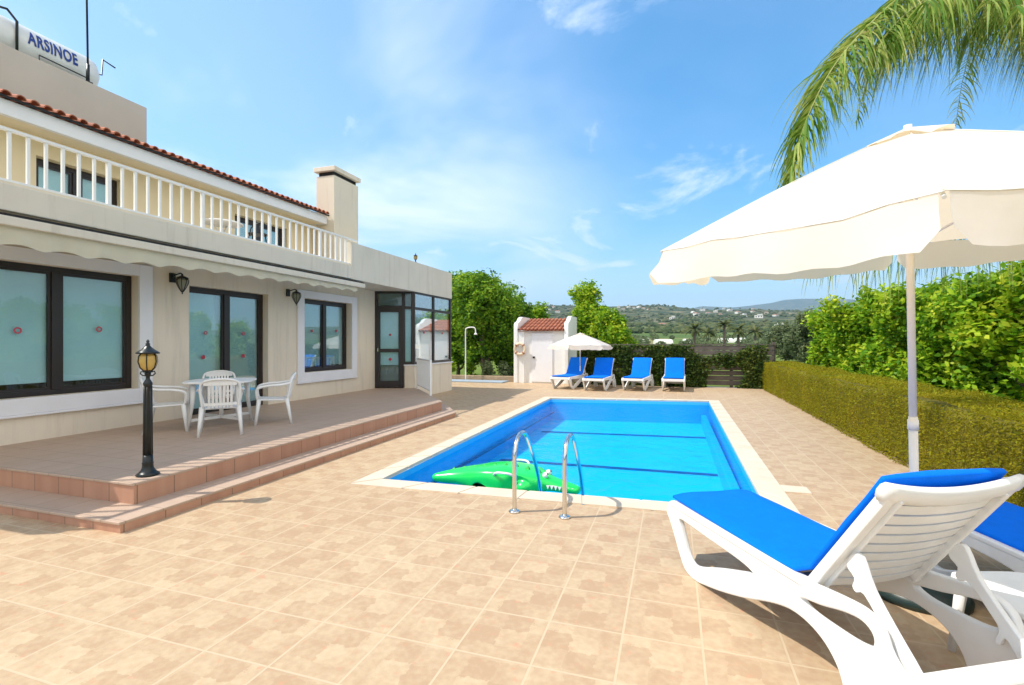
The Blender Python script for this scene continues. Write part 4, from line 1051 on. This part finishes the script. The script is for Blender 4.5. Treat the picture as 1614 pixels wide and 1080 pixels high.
mb = MB(); mb.lathe([(.07, 0), (.07, .03), (.03, .08)], (.45, 0, 1.92), 14); mb.build('shower_head', m_white, t)
mb = MB(); mb.box(-9.0, -6.35, 18.35, 19.15, .002, .05); tag(mb.build('shower_tray', M('tray_blue_grey', (.34, .42, .50), .6, var=.1), bevel=.01), kind='structure')
mb = MB(); mb.box(-15, -6.05, 19.2, 19.42, 0, .22); tag(mb.build('garden_kerb', M('ochre_stone', (.40, .29, .18), .9, var=.3, scale=6, bump=.6), bevel=.02), 'low ochre stone kerb edging the planting bed beside the shed', 'kerb')

# ------------------------------------------------------------------ foliage
def leaves(name, pts, size, mt, parent=None, up=.3, aspect=2.0, rngl=(.7, 1.3), droop=0, nrm=None, kind=None):
    n = len(pts); pts = np.asarray(pts, float)
    a = rng.normal(size=(n, 3)); a[:, 2] = a[:, 2] * .6 - droop; a /= np.linalg.norm(a, axis=1)[:, None]
    b = rng.normal(size=(n, 3)); b[:, 2] += 0
    nn = rng.normal(size=(n, 3)) * .9
    if nrm is not None: nn += nrm * 1.4
    nn[:, 2] += up * 2
    b = np.cross(nn, a); b /= np.linalg.norm(b, axis=1)[:, None] + 1e-9
    s = size * rng.uniform(*rngl, size=(n, 1)); cr_ = np.cross(a, b)
    v = np.empty((n, 4, 3)); v[:, 0] = pts - a * s * .5; v[:, 1] = pts + b * s / aspect * .5 + cr_ * s * .06; v[:, 2] = pts + a * s * .5; v[:, 3] = pts - b * s / aspect * .5 + cr_ * s * .06
    me = bpy.data.meshes.new(name); me.vertices.add(n * 4); me.vertices.foreach_set('co', v.reshape(-1).astype(np.float32))
    me.loops.add(n * 4); me.loops.foreach_set('vertex_index', np.arange(n * 4, dtype=np.int32)); me.polygons.add(n)
    me.polygons.foreach_set('loop_start', np.arange(0, n * 4, 4, dtype=np.int32))
    me.polygons.foreach_set('use_smooth', np.ones(n, bool)); me.update(); me.validate()
    me.materials.append(mt); o = bpy.data.objects.new(name, me); COL.objects.link(o); o.parent = parent
    return o
def crown_pts(blobs, n, clump=.28, per=26):
    """leaf positions in twig clumps spread over the shells of several lobes"""
    w = np.array([b[3] ** 2 for b in blobs]); w /= w.sum(); P = []; Nn = []
    k = n // per
    ch_ = rng.choice(len(blobs), k, p=w); B_ = np.array([b[:3] for b in blobs])[ch_]; rr = np.array([b[3] for b in blobs])[ch_]
    d_ = rng.normal(size=(k, 3)); d_ /= np.linalg.norm(d_, axis=1)[:, None]
    rad = rr * (1 - np.abs(rng.normal(size=k)) * .22).clip(.25, 1) * (1 + rng.normal(size=k) * .07)
    c = B_ + d_ * rad[:, None] * np.array([1, 1, .92])
    cs = clump * rng.uniform(.6, 1.35, size=k)
    P = (c[:, None, :] + rng.normal(size=(k, per, 3)).clip(-1.7, 1.7) * cs[:, None, None] * .5).reshape(-1, 3)
    Nn = np.repeat(d_, per, 0)
    m = P[:, 2] > .1
    return P[m], Nn[m]
def tree(name, base, blobs, n, size, mt, label, cat='tree', group=None, trunk=.09, forks=5, clump=.28, tz=None):
    base = Vector(base); t = empty(name, base, label=label, cat=cat, group=group)
    P, Nn = crown_pts(blobs, n, clump); leaves('crown', P, size, mt, t, nrm=Nn)
    mb = MB(); h0 = tz or .35
    mb.tube([(0, 0, -.05), (.02, .01, h0)], [trunk * 1.25, trunk], 8)
    for k in range(forks):
        b_ = blobs[k % len(blobs)]; e = Vector(b_[:3]) + Vector([random.uniform(-.3, .3) * b_[3] for _ in range(3)])
        s_ = Vector((.02, .01, h0 - .05)); mid = s_.lerp(e, .5) + Vector((random.uniform(-.2, .2), random.uniform(-.2, .2), -.1)); 
        mb.tube(smooth_loop([tuple(s_), tuple(mid), tuple(e)], 4, False), [trunk * .75 * (1 - q / 10) for q in range(9)], 6)
    mb.build('trunk', m_bark, t)
    return t
def blobs_for(w, d_, h, lift, n, rmin, rmax):
    out = []
    for k in range(n):
        f = (k + .5) / n; a = k * 2.4; r = math.sqrt(random.random()) ; z = lift + (h - lift) * random.uniform(.1, .95); 
        sh = math.sin(math.pi * min(.93, max(.18, (z - lift) / (h - lift)))) ** .6
        br = random.uniform(rmin, rmax)
        out.append((math.cos(a) * r * (w - br) * sh, math.sin(a) * r * (d_ - br) * sh, min(max(z, lift + br * .7), h - br * .85), br))
    return out
random.seed(11)
# the big tree left of the shed, in three lobes of the same crown plus neighbours
b = at(762, 540, 21.8)
tree('citrus_tree', (b.x, b.y, 0), blobs_for(2.0, 1.8, 4.55, .9, 16, .55, .95), 34000, .17, m_citrus, 'tall dark green citrus tree with forked grey trunk behind the shower', 'tree', 'citrus trees behind the pool', trunk=.10)
b = at(722, 540, 23.5); tree('citrus_tree', (b.x, b.y, 0), blobs_for(1.6, 1.6, 4.75, .4, 12, .55, .85), 20000, .17, m_citrus, 'dark green citrus tree right against the corner of the glazed bay', 'tree', 'citrus trees behind the pool')
b = at(806, 540, 23.5); tree('citrus_tree', (b.x, b.y, 0), blobs_for(1.3, 1.4, 4.2, .2, 11, .5, .8), 17000, .17, m_citrus, 'citrus tree touching the left gable of the shed', 'tree', 'citrus trees behind the pool')
b = at(843, 540, 28); tree('citrus_tree', (b.x, b.y, 0), blobs_for(1.1, 1.2, 4.1, .3, 9, .45, .7), 10000, .18, m_citrus2, 'small light green tree peeking over the shed roof', 'tree', 'citrus trees behind the pool')
b = at(922, 540, 24); tree('citrus_tree', (b.x, b.y, 0), blobs_for(1.25, 1.3, 4.5, .8, 13, .42, .72), 17000, .17, m_citrus2, 'bright green upright tree right of the shed, tallest there', 'tree', 'citrus trees behind the pool')
b = at(962, 540, 22.5); tree('citrus_tree', (b.x, b.y, 0), blobs_for(1.25, 1.2, 3.05, .2, 11, .42, .7), 15000, .16, m_citrus2, 'low round green bush over the left end of the ivy fence', 'tree', 'citrus trees behind the pool')
# citrus row behind the hedge
row = [(1312, 17.6, .72, 2.72, 'leftmost and narrowest bush of the row behind the trimmed hedge'), (1366, 15.2, 1.30, 3.08, 'bright citrus bush just left of the big parasol pole'),
       (1452, 12.6, 1.55, 3.05, 'citrus bush directly behind the big parasol pole'), (1548, 10.9, 1.6, 3.0, 'dense citrus bush right of the parasol pole'),
       (1650, 9.8, 1.6, 3.15, 'citrus bush cut by the right picture edge')]
for i, (px, d_, w_, h_, lb) in enumerate(row):
    b = at(px, 540, d_)
    bl = blobs_for(w_, w_, h_ - .28, .0, 15, .36, .66) + [(random.uniform(-.8, .8) * w_, random.uniform(-.6, .3) * w_, h_ - random.uniform(.12, .45), random.uniform(.16, .3)) for _ in range(5)]
    tree('citrus_bush', (b.x, b.y, 0), bl, 21000 if i else 10000, .155, m_citrus2, lb, 'bush', 'citrus bushes behind the hedge', clump=.27, trunk=.07)
for px, d_, h_, lb in ((1590, 15, 3.2, 'citrus tree standing behind the row at the right edge'), (1500, 17, 3.05, 'citrus tree in the second row behind the pole')):
    b = at(px, 540, d_); tree('citrus_bush', (b.x, b.y, 0), blobs_for(1.8, 1.6, h_, .2, 12, .45, .8), 14000, .16, m_citrus, lb, 'bush', 'citrus bushes behind the hedge')
for px, d_, w_, h_, lb in ((1238, 42, 1.7, 3.3, 'grey green olive tree just beyond the end post of the fence'), (1272, 38, 1.6, 3.9, 'taller grey green olive tree left of the citrus row'), (1322, 45, 1.8, 3.4, 'grey olive tree partly behind the leftmost citrus bush')):
    b = at(px, 540, d_); tree('olive_tree', (b.x, b.y, 0), blobs_for(w_, w_, h_, .3, 10, .6, .95), 12000, .22, m_olive, lb, 'tree', 'olive trees past the fence')
# small plants in the bed
for i, (x_, y_) in enumerate(((-7.6, 19.9), (-9.3, 19.8), (-6.7, 19.75), (-8.5, 20.2))):
    tree('shrub', (x_, y_, 0), blobs_for(.35, .35, .75 + .1 * (i % 3), .0, 4, .16, .28), 1200, .10, m_citrus2 if i % 2 else m_olive, ['small pale shrub in the bed right of the citrus trunk', 'little green shrub in the bed next to the glazed bay', 'small green shrub beside the shed foot', 'low grey shrub below the forked trunk'][i], 'shrub', 'small shrubs in the planting bed', clump=.1, trunk=.02)

# trimmed hedge: uneven body with a skin of small leaves
def hedge():
    t = empty('trimmed_hedge', (2.98, 12, 0), label='long low clipped olive yellow hedge along the right of the pool deck', cat='hedge')
    path = [(2.98, 20.4), (2.95, 18.5), (2.93, 15), (2.88, 11), (2.86, 7.2), (2.93, 5.6), (3.1, 4.2), (3.3, 2.5), (3.6, .5)]
    w = .95; h = .90
    ys = np.array([p[1] for p in path][::-1]); xs = np.array([p[0] for p in path][::-1])
    def surf(y, s):    # s along cross-section 0..1 front bottom -> top -> back
        x0 = np.interp(y, ys, xs); L1, L2 = h, w; tot = L1 * 2 + L2; q = s * tot
        hh = h + .05 * mnoise.noise(Vector((y * .9, 3, 0))) ; bulge = .05 * mnoise.noise(Vector((y * 1.3, s * 6, 1.7)))
        r_ = .07
        if q < L1: x, z, nx, nz = x0 + .03 * (q / L1), q / L1 * hh, -1, 0
        elif q < L1 + L2: x, z, nx, nz = x0 + .03 + (q - L1), hh + .01, 0, 1
        else: x, z, nx, nz = x0 + w + .03, hh * (1 - (q - L1 - L2) / L1), 1, 0
        return Vector((x + nx * bulge, y, z + nz * bulge)), Vector((nx, 0, nz))
    nyy = 160; nss = 30; vs = []; fs = []
    for i in range(nyy + 1):
        y = .5 + (20.4 - .5) * i / nyy
        for j in range(nss + 1):
            p, n_ = surf(y, j / nss); cc = Vector((float(np.interp(y, ys, xs)) + w / 2 + .03, y, h * .5)); p = cc + (p - cc) * .89
            vs.append((p.x - 2.98, p.y - 12, p.z))
    for i in range(nyy):
        for j in range(nss): a = i * (nss + 1) + j; fs.append((a, a + nss + 1, a + nss + 2, a + 1))
    mb = MB(); mb.add(vs, fs, True)
    e = len(mb.v); mb.f.append(tuple(range(nss + 1))); mb.sm.append(False); mb.f.append(tuple(nyy * (nss + 1) + j for j in range(nss + 1))); mb.sm.append(False)
    mb.build('hedge_core', m_hedgec, t)
    N_ = 190000; P = np.empty((N_, 3)); Nn = np.empty((N_, 3))
    for k in range(N_):
        y = .5 + 19.9 * random.random() ** 1.25; p, n_ = surf(y, random.random() * .78); q = abs(random.gauss(0, .016)) + (.05 * random.random() if random.random() < .012 else 0) - .008
        P[k] = (p.x - 2.98 + n_.x * q + random.gauss(0, .012), p.y - 12, max(.01, p.z + n_.z * q)); Nn[k] = n_
    K = rng.integers(0, N_, 5000); leaves('stray_shoots', P[K] + Nn[K] * rng.uniform(.0, .05, size=(5000, 1)), .055, m_hedge2, t, nrm=Nn[K], aspect=3.2)
    leaves('foliage', P, .027, m_hedge, t, nrm=Nn, up=.1, aspect=2.2, rngl=(.6, 1.5))
hedge()
# tufts at the hedge foot
# fence with ivy
F0 = Vector((-3.45, 19.0, 0)); F1 = Vector((3.35, 19.15, 0))
t = empty('board_fence', F0, label='dark weathered fence of horizontal boards behind the far loungers', cat='fence')
d = F1 - F0; 
mb = MB()
for k in range(8):
    z = .16 + k * .178; mb.obox(Vector((0, 0, z)) + Vector((0, -.03, 0)), d + Vector((0, -.03, z + random.uniform(-.01, .01))), .028, .162)
mb.build('boards', m_wood, t, bevel=.004)
mb = MB(); mb.obox(Vector((0, 0, 1.52)), d + Vector((0, 0, 1.53)), .12, .04); mb.build('top_board', m_wood, t)
for k in range(6): p = d * (k / 5); mb = MB(); mb.obox(p + Vector((0, .04, 0)), p + Vector((0, .04, 1.62 if k == 5 else 1.5)), .1, .1, up=d); mb.build('post', m_wood, t)
def ivy_patch(x0, x1, n, dens, label):
    P = []; 
    while len(P) < n:
        x = random.uniform(x0, x1); z = random.random() * 1.6; v = mnoise.noise(Vector((x * 1.1, z * 1.6, 4.2))) + dens(x)
        if z > 1.5 + .1 * mnoise.noise(Vector((x * 3, 1, 1))): continue
        if v > random.uniform(-.25, .25): P.append((x, -.06 - abs(random.gauss(0, .05)), z))
    tt = empty('ivy', F0, label=label, cat='ivy'); P = np.array(P)
    leaves('foliage', P, .085, m_ivy, tt, nrm=np.tile([0, -1, 0.2], (len(P), 1)), up=.2, aspect=1.25)
    mb = MB()
    for k in range(7):
        xx = random.uniform(x0, x1); mb.tube([(xx + random.uniform(-.1, .1) * j, -.06, j * .25) for j in range(6)], .01, 5)
    mb.build('stem', m_bark, tt)
ivy_patch(.0, 6.6, 21000, lambda x: float(np.interp(x, [0, 3.6, 4.3, 4.7, 5.6, 5.95, 6.6], [.34, .28, .05, -.36, -.32, .16, .30])), 'ivy hanging unevenly over the board fence, thinnest before the hedge corner')

# ------------------------------------------------------------------ palm
def palm():
    C = at(1705, -110, 6.6); base = Vector((C.x + .15, C.y + .1, 0))
    t = empty('palm_tree', base, label='tall palm whose arching feather fronds hang into the upper right', cat='palm')
    mb = MB(); pts = [(0, 0, 0), (.05, 0, 2), (-.05, -.02, 4), (-.12, -.08, C.z - .3)]
    mb.tube(smooth_loop(pts, 6, False), [.24 - .004 * i for i in range(19)], 14)
    for k in range(40):
        z = .2 + k * .14; mb.lathe([(.235 - k * .0011, -.02), (.25 - k * .0011, 0), (.235 - k * .0011, .02)], (np.interp(z, [0, 2, 4, 6.6], [0, .05, -.05, -.12]), -.03, z), 14)
    mb.build('trunk', m_palmbark, t)
    C0 = C - base
    def frond(path, L_=.75, seed=0, hang=.9, dens=70, wdt=.022, down=0):
        rr = random.Random(seed)
        P = [Vector(p) - base for p in smooth_loop([tuple(p) for p in path], 12, False)]
        cum = [0]
        for a, b_ in zip(P, P[1:]): cum.append(cum[-1] + (b_ - a).length)
        mb = MB(); mb.tube(P, [max(.004, .022 * (1 - i / len(P))) for i in range(len(P))], 6)
        tot = cum[-1]; n = int(dens * tot); lf = MB()
        for k in range(n):
            s = tot * (.10 + .9 * k / n); i = max(j for j in range(len(cum)) if cum[j] <= s + 1e-9); i = min(i, len(P) - 2)
            f = (s - cum[i]) / max(1e-6, cum[i + 1] - cum[i]); p = P[i].lerp(P[i + 1], f); tg = (P[i + 1] - P[i]).normalized()
            sd = tg.cross(Vector((0, 0, 1)));
            if sd.length < .2: sd = tg.cross(Vector((.3, .9, .1)))
            sd.normalize(); side = 1 if k % 2 else -1; fr_ = s / tot
            ln = L_ * (math.sin(math.pi * min(1, .18 + .80 * fr_)) ** .6 * .9 + .1) * rr.uniform(.75, 1.15)
            d0 = (sd * side * rr.uniform(.35, .9) + tg * rr.uniform(.25, .7) + Vector((rr.uniform(-.25, .25), rr.uniform(-.25, .25), rr.uniform(-.1, .45) - down))).normalized()
            q = p.copy(); dd = d0; seg = 6; w0 = wdt * rr.uniform(.7, 1.2); vs = []; dirw = None
            for j in range(seg + 1):
                wj = w0 * (1 - (j / seg) ** 1.6) * (.6 + .4 * min(1, j)) + .001
                cr_ = dd.cross(Vector((rr.uniform(-.1, .1), .2, 1))) if dirw is None else dirw
                cr_.normalize(); dirw = cr_
                vs += [q - cr_ * wj / 2, q + cr_ * wj / 2]
                q = q + dd * (ln / seg); dd = (dd + Vector((0, 0, -hang * .42))).normalized()
            lf.add(vs, [(2 * j, 2 * j + 1, 2 * j + 3, 2 * j + 2) for j in range(seg)], True)
        o = lf.build('frond', m_palm, t); mb.build('rachis', m_palmlt, o)
    A = lambda px, y, d_: at(px, y, d_)
    frond([C, A(1570, -100, 6.3), A(1470, -45, 6.0), A(1385, 25, 5.8), A(1318, 100, 5.6), A(1275, 180, 5.5), A(1252, 250, 5.5), A(1245, 285, 5.5)], 1.1, 1, dens=125, wdt=.024, hang=.75, down=.25)
    frond([C, A(1600, -70, 6.0), A(1510, -30, 5.7), A(1450, 5, 5.5), A(1405, 45, 5.4), A(1378, 85, 5.35)], 1.5, 2, dens=80, wdt=.024, hang=.8, down=.7)
    frond([C, A(1620, -80, 5.6), A(1560, -50, 5.2), A(1500, -25, 5.0), A(1455, 5, 4.9)], 1.45, 3, dens=75, wdt=.022, hang=.8, down=.7)
    frond([C, A(1690, -60, 5.4), A(1650, -30, 5.0), A(1600, -15, 4.8), A(1550, 0, 4.7)], 1.5, 4, dens=75, wdt=.022, hang=.8, down=.7)
    frond([C, A(1700, -50, 5.2), A(1680, 0, 4.9), A(1655, 30, 4.8), A(1625, 60, 4.7)], 1.35, 7, dens=85, wdt=.022, hang=.8, down=.7)
    frond([C, A(1640, -90, 6.4), A(1560, -60, 6.2), A(1480, -20, 6.1), A(1430, 25, 6.0), A(1408, 70, 6.0)], 1.4, 8, dens=75, wdt=.024, hang=.8, down=.7)
    frond([C, A(1690, -70, 5.9), A(1640, -40, 5.6), A(1570, 5, 5.4), A(1530, 45, 5.4)], 1.35, 9, dens=75, wdt=.022, hang=.8, down=.7)
    frond([C, A(1740, -40, 5.0), A(1700, -20, 4.7), A(1650, 0, 4.5), A(1600, 10, 4.4)], 1.4, 12, dens=85, wdt=.022, hang=.8, down=.8)
    # the frond that hangs behind the canopy, its tips showing under the rim
    frond([C, A(1730, 60, 7.0), A(1680, 200, 7.3), A(1580, 285, 7.2), A(1450, 340, 6.9), A(1335, 395, 6.7), A(1265, 400, 6.7)], 1.5, 5, dens=26, hang=.8, down=1.3)
    frond([C, A(1760, 60, 7.2), A(1710, 210, 7.4), A(1620, 300, 7.2), A(1520, 350, 7.0), A(1450, 375, 7.0), A(1390, 390, 7.0)], 1.5, 6, dens=26, hang=.8, down=1.3)
    for k, an in enumerate((0.2, .9, 1.6, -.6, -1.3, 2.3)):      # the rest of the crown, away from the picture
        dv = Vector((math.cos(an), math.sin(an), 0)); frond([C, C + dv * .8 + Vector((0, 0, .5)), C + dv * 1.8 + Vector((0, 0, .4)), C + dv * 2.6 + Vector((0, 0, -.5)), C + dv * 2.9 + Vector((0, 0, -1.4))], .7, 20 + k, dens=40)
m_palmlt = M('palm_midrib', (.30, .32, .10), .6)
palm()

# ------------------------------------------------------------------ far countryside
def find(px, y):
    best = None
    for d_ in np.concatenate([np.linspace(60, 1600, 180), np.linspace(1600, 6600, 60)]):
        p = at(px, 540, d_); z = terrain(p.x, p.y); yy_ = 540 - FPX * (z - EYE) / d_
        if yy_ <= y: return Vector((p.x, p.y, z)), d_
    return None, None
m_fhw = M('far_white_wall', (.75, .72, .66), .8); m_fhr = M('far_roof', (.34, .16, .10), .9); m_fwin = M('far_window', (.05, .06, .07), .4)
def far_house(px, y, s, seed):
    p, d_ = find(px, y)
    if p is None: return
    rr = random.Random(seed); w = rr.uniform(9, 17) * s; dp = rr.uniform(8, 12) * s; h = rr.uniform(4, 7) * s
    t = empty('hillside_house', p - Vector((0, 0, .5)), rr.uniform(-.6, .6) + TH, label='pale house among the trees on the hillside beyond the fence', cat='house', group='pale houses on the far hillside')
    mb = MB(); mb.box(-w / 2, w / 2, -dp / 2, dp / 2, 0, h); mb.box(-w / 2 * .3, w / 2 * .9, -dp / 2 * 1.1, dp / 2 * .8, h, h * 1.35) if seed % 2 else None; mb.build('wall', m_fhw, t)
    if seed % 2 == 0:
        mb = MB(); e = .5; mb.add([(-w / 2 - e, -dp / 2 - e, h), (w / 2 + e, -dp / 2 - e, h), (w / 2 + e, dp / 2 + e, h), (-w / 2 - e, dp / 2 + e, h), (-w / 4, 0, h + 2.2 * s), (w / 4, 0, h + 2.2 * s)], [(0, 1, 5, 4), (1, 2, 5), (2, 3, 4, 5), (3, 0, 4)]); mb.build('roof', m_fhr, t)
    mb = MB()
    for k in range(3): xx = -w * .35 + k * w * .3; mb.box(xx, xx + w * .12, -dp / 2 - .06, -dp / 2 - .01, h * .35, h * .75)
    mb.build('windows', m_fwin, t)
hs_ = [(968, 487), (975, 484), (983, 486), (991, 483.5), (999, 485), (1007, 484), (1014, 486), (962, 491), (1022, 487), (866, 488), (872, 484), (861, 494), (879, 492), (1092, 492), (1097, 496), (1107, 489), (1116, 494), (1128, 491), (1135, 497), (1150, 489), (1163, 493), (1172, 498), (1186, 491), (1196, 500), (1222, 497), (1060, 503), (1044, 512), (1228, 517), (1208, 494), (1141, 486), (1187, 486)]
for i, (px, y) in enumerate(hs_): far_house(px, y + 1.5, .55 + .3 * random.random(), i)
# scrub and trees too many to count
def scrub(name, n, px0, px1, d0, d1, s0, s1, mt, seed, clus=0):
    rr = np.random.default_rng(seed); V = []; F = []
    ico = bmesh.new(); bmesh.ops.create_icosphere(ico, subdivisions=2, radius=1); base = np.array([v.co[:] for v in ico.verts]); faces = [[v.index for v in f.verts] for f in ico.faces]; ico.free()
    faces = np.array(faces); nv_ = len(base); k = 0
    while k < n:
        px = rr.uniform(px0, px1); d_ = d0 * (d1 / d0) ** rr.random(); p = at(px, 540, d_)
        if mnoise.noise(Vector((p.x / (60 + d_ * .05), p.y / (60 + d_ * .05), 7))) < rr.uniform(-.35, .3): continue
        s = rr.uniform(s0, s1); z = terrain(p.x, p.y)
        b = base * (1 + rr.normal(size=(nv_, 1)) * .16) * np.array([s * rr.uniform(.8, 1.4), s * rr.uniform(.8, 1.4), s * rr.uniform(.6, .9)])
        V.append(b + np.array([p.x, p.y, z + s * .35])); F.append(faces + k * nv_); k += 1
    V = np.concatenate(V); F = np.concatenate(F); me = bpy.data.meshes.new(name); me.from_pydata(V.tolist(), [], F.tolist()); me.materials.append(mt)
    o = bpy.data.objects.new(name, me); COL.objects.link(o); return o
m_scrub = leaf_mat('far_scrub_leaf', [(.025, .045, .015), (.05, .075, .025), (.10, .115, .04), (.15, .14, .06)], trans=.05, rough=.9)
tag(scrub('hillside_scrub', 3600, 650, 1620, 350, 1650, 1.6, 4.2, m_scrub, 3), 'dark scrub and olive groves scattered over the hillside', 'scrub', kind='stuff')
# nearer orchard belt just beyond the fence as leaf clumps
P = []
for k in range(150):
    px = random.uniform(985, 1330); d_ = 70 * (300 / 70) ** random.random(); p = at(px, 540, d_); z = terrain(p.x, p.y)
    if mnoise.noise(Vector((p.x / 30, p.y / 30, 2))) < random.uniform(-.3, .2): continue
    s = random.uniform(1.0, 2.2); n = 260
    q = rng.normal(size=(n, 3)); q /= np.linalg.norm(q, axis=1)[:, None]; P.append(q * s * rng.uniform(.6, 1, size=(n, 1)) * np.array([1, 1, .8]) + np.array([p.x, p.y, z + s * .7]))
P = np.concatenate(P)
tag(leaves('orchard', P, .55, m_olive, aspect=1.5), 'orchard bushes in the valley just over the fence', 'orchard', kind='stuff')
# pale greenhouses and mid palms
m_gh = M('greenhouse_film', (.70, .70, .62), .5)
for i, (px, y, w) in enumerate(((1045, 533, 5), (1085, 535, 3), (1143, 534, 4), (1166, 533, 3), (1015, 534, 3))):
    d_ = 150 + i * 6; p = at(px, 540, d_); z = terrain(p.x, p.y)
    t = empty('greenhouse', (p.x, p.y, z), TH, label='pale film greenhouse in the fields just over the fence', cat='greenhouse', group='pale greenhouses beyond the fence')
    mb = MB(); n = 9; vs = []
    for xx in (-w / 2, w / 2):
        for q in range(n): a = math.pi * q / (n - 1); vs.append((xx, 2.0 * math.cos(a), 1.5 * math.sin(a)))
    mb.add(vs, [(q, q + 1, n + q + 1, n + q) for q in range(n - 1)] + [tuple(range(n)), tuple(range(n, 2 * n))[::-1]], False); mb.build('film_tunnel', m_gh, t)
m_fpalm = leaf_mat('far_palm_leaf', [(.05, .07, .02), (.10, .12, .035), (.20, .19, .07)])
for i, (px, yt, d_) in enumerate(((1094, 513, 95), (1141, 506, 100), (1163, 514, 90), (1190, 517, 105), (1115, 520, 110))):
    p = at(px, 540, d_); z = terrain(p.x, p.y); ztop = EYE + (540 - yt) * d_ / FPX; hh = max(2.5, ztop - z - .8)
    t = empty('valley_palm', (p.x, p.y, z), label=['short shaggy palm left of the middle of the valley', 'tallest palm above the middle of the board fence', 'dry looking palm right of the tallest one', 'palm farthest right in the valley', 'lowest palm between the two left ones'][i], cat='palm', group='palms in the valley beyond the fence')
    mb = MB(); mb.tube([(0, 0, 0), (.1, 0, hh)], [.3, .2], 8); mb.build('trunk', m_palmbark, t)
    fr_ = MB()
    for k in range(26):
        a = random.uniform(0, 6.28); e = random.uniform(-.3, 1.2); pts = [Vector((0.1, 0, hh))]; dd = Vector((math.cos(a) * math.cos(e), math.sin(a) * math.cos(e), math.sin(e)))
        for j in range(5): pts.append(pts[-1] + dd * .45); dd = (dd + Vector((0, 0, -.32))).normalized()
        sdv = Vector((-math.sin(a), math.cos(a), 0)); vs = []
        for j, q in enumerate(pts): ww = .28 * math.sin(math.pi * (j + .6) / 6.4); vs += [q - sdv * ww + Vector((0, 0, -ww * .6)), q + sdv * 0, q + sdv * ww + Vector((0, 0, -ww * .6))]
        fr_.add(vs, [(3 * j + c, 3 * j + c + 1, 3 * j + c + 4, 3 * j + c + 3) for j in range(5) for c in (0, 1)])
    fr_.build('crown', m_fpalm, t)

# ------------------------------------------------------------------ haze
mh = bpy.data.materials.new('air'); mh.use_nodes = True; nt = mh.node_tree; nt.nodes.clear()
o = nt.nodes.new('ShaderNodeOutputMaterial'); pv = nt.nodes.new('ShaderNodeVolumePrincipled'); pv.inputs['Color'].default_value = (.50, .76, 1, 1)
pv.inputs['Density'].default_value = .00013; pv.inputs['Anisotropy'].default_value = .2; nt.links.new(pv.outputs[0], o.inputs['Volume'])
mb = MB(); mb.box(-11000, 11000, -11000, 11000, -60, 900); tag(mb.build('haze', mh), kind='stuff')
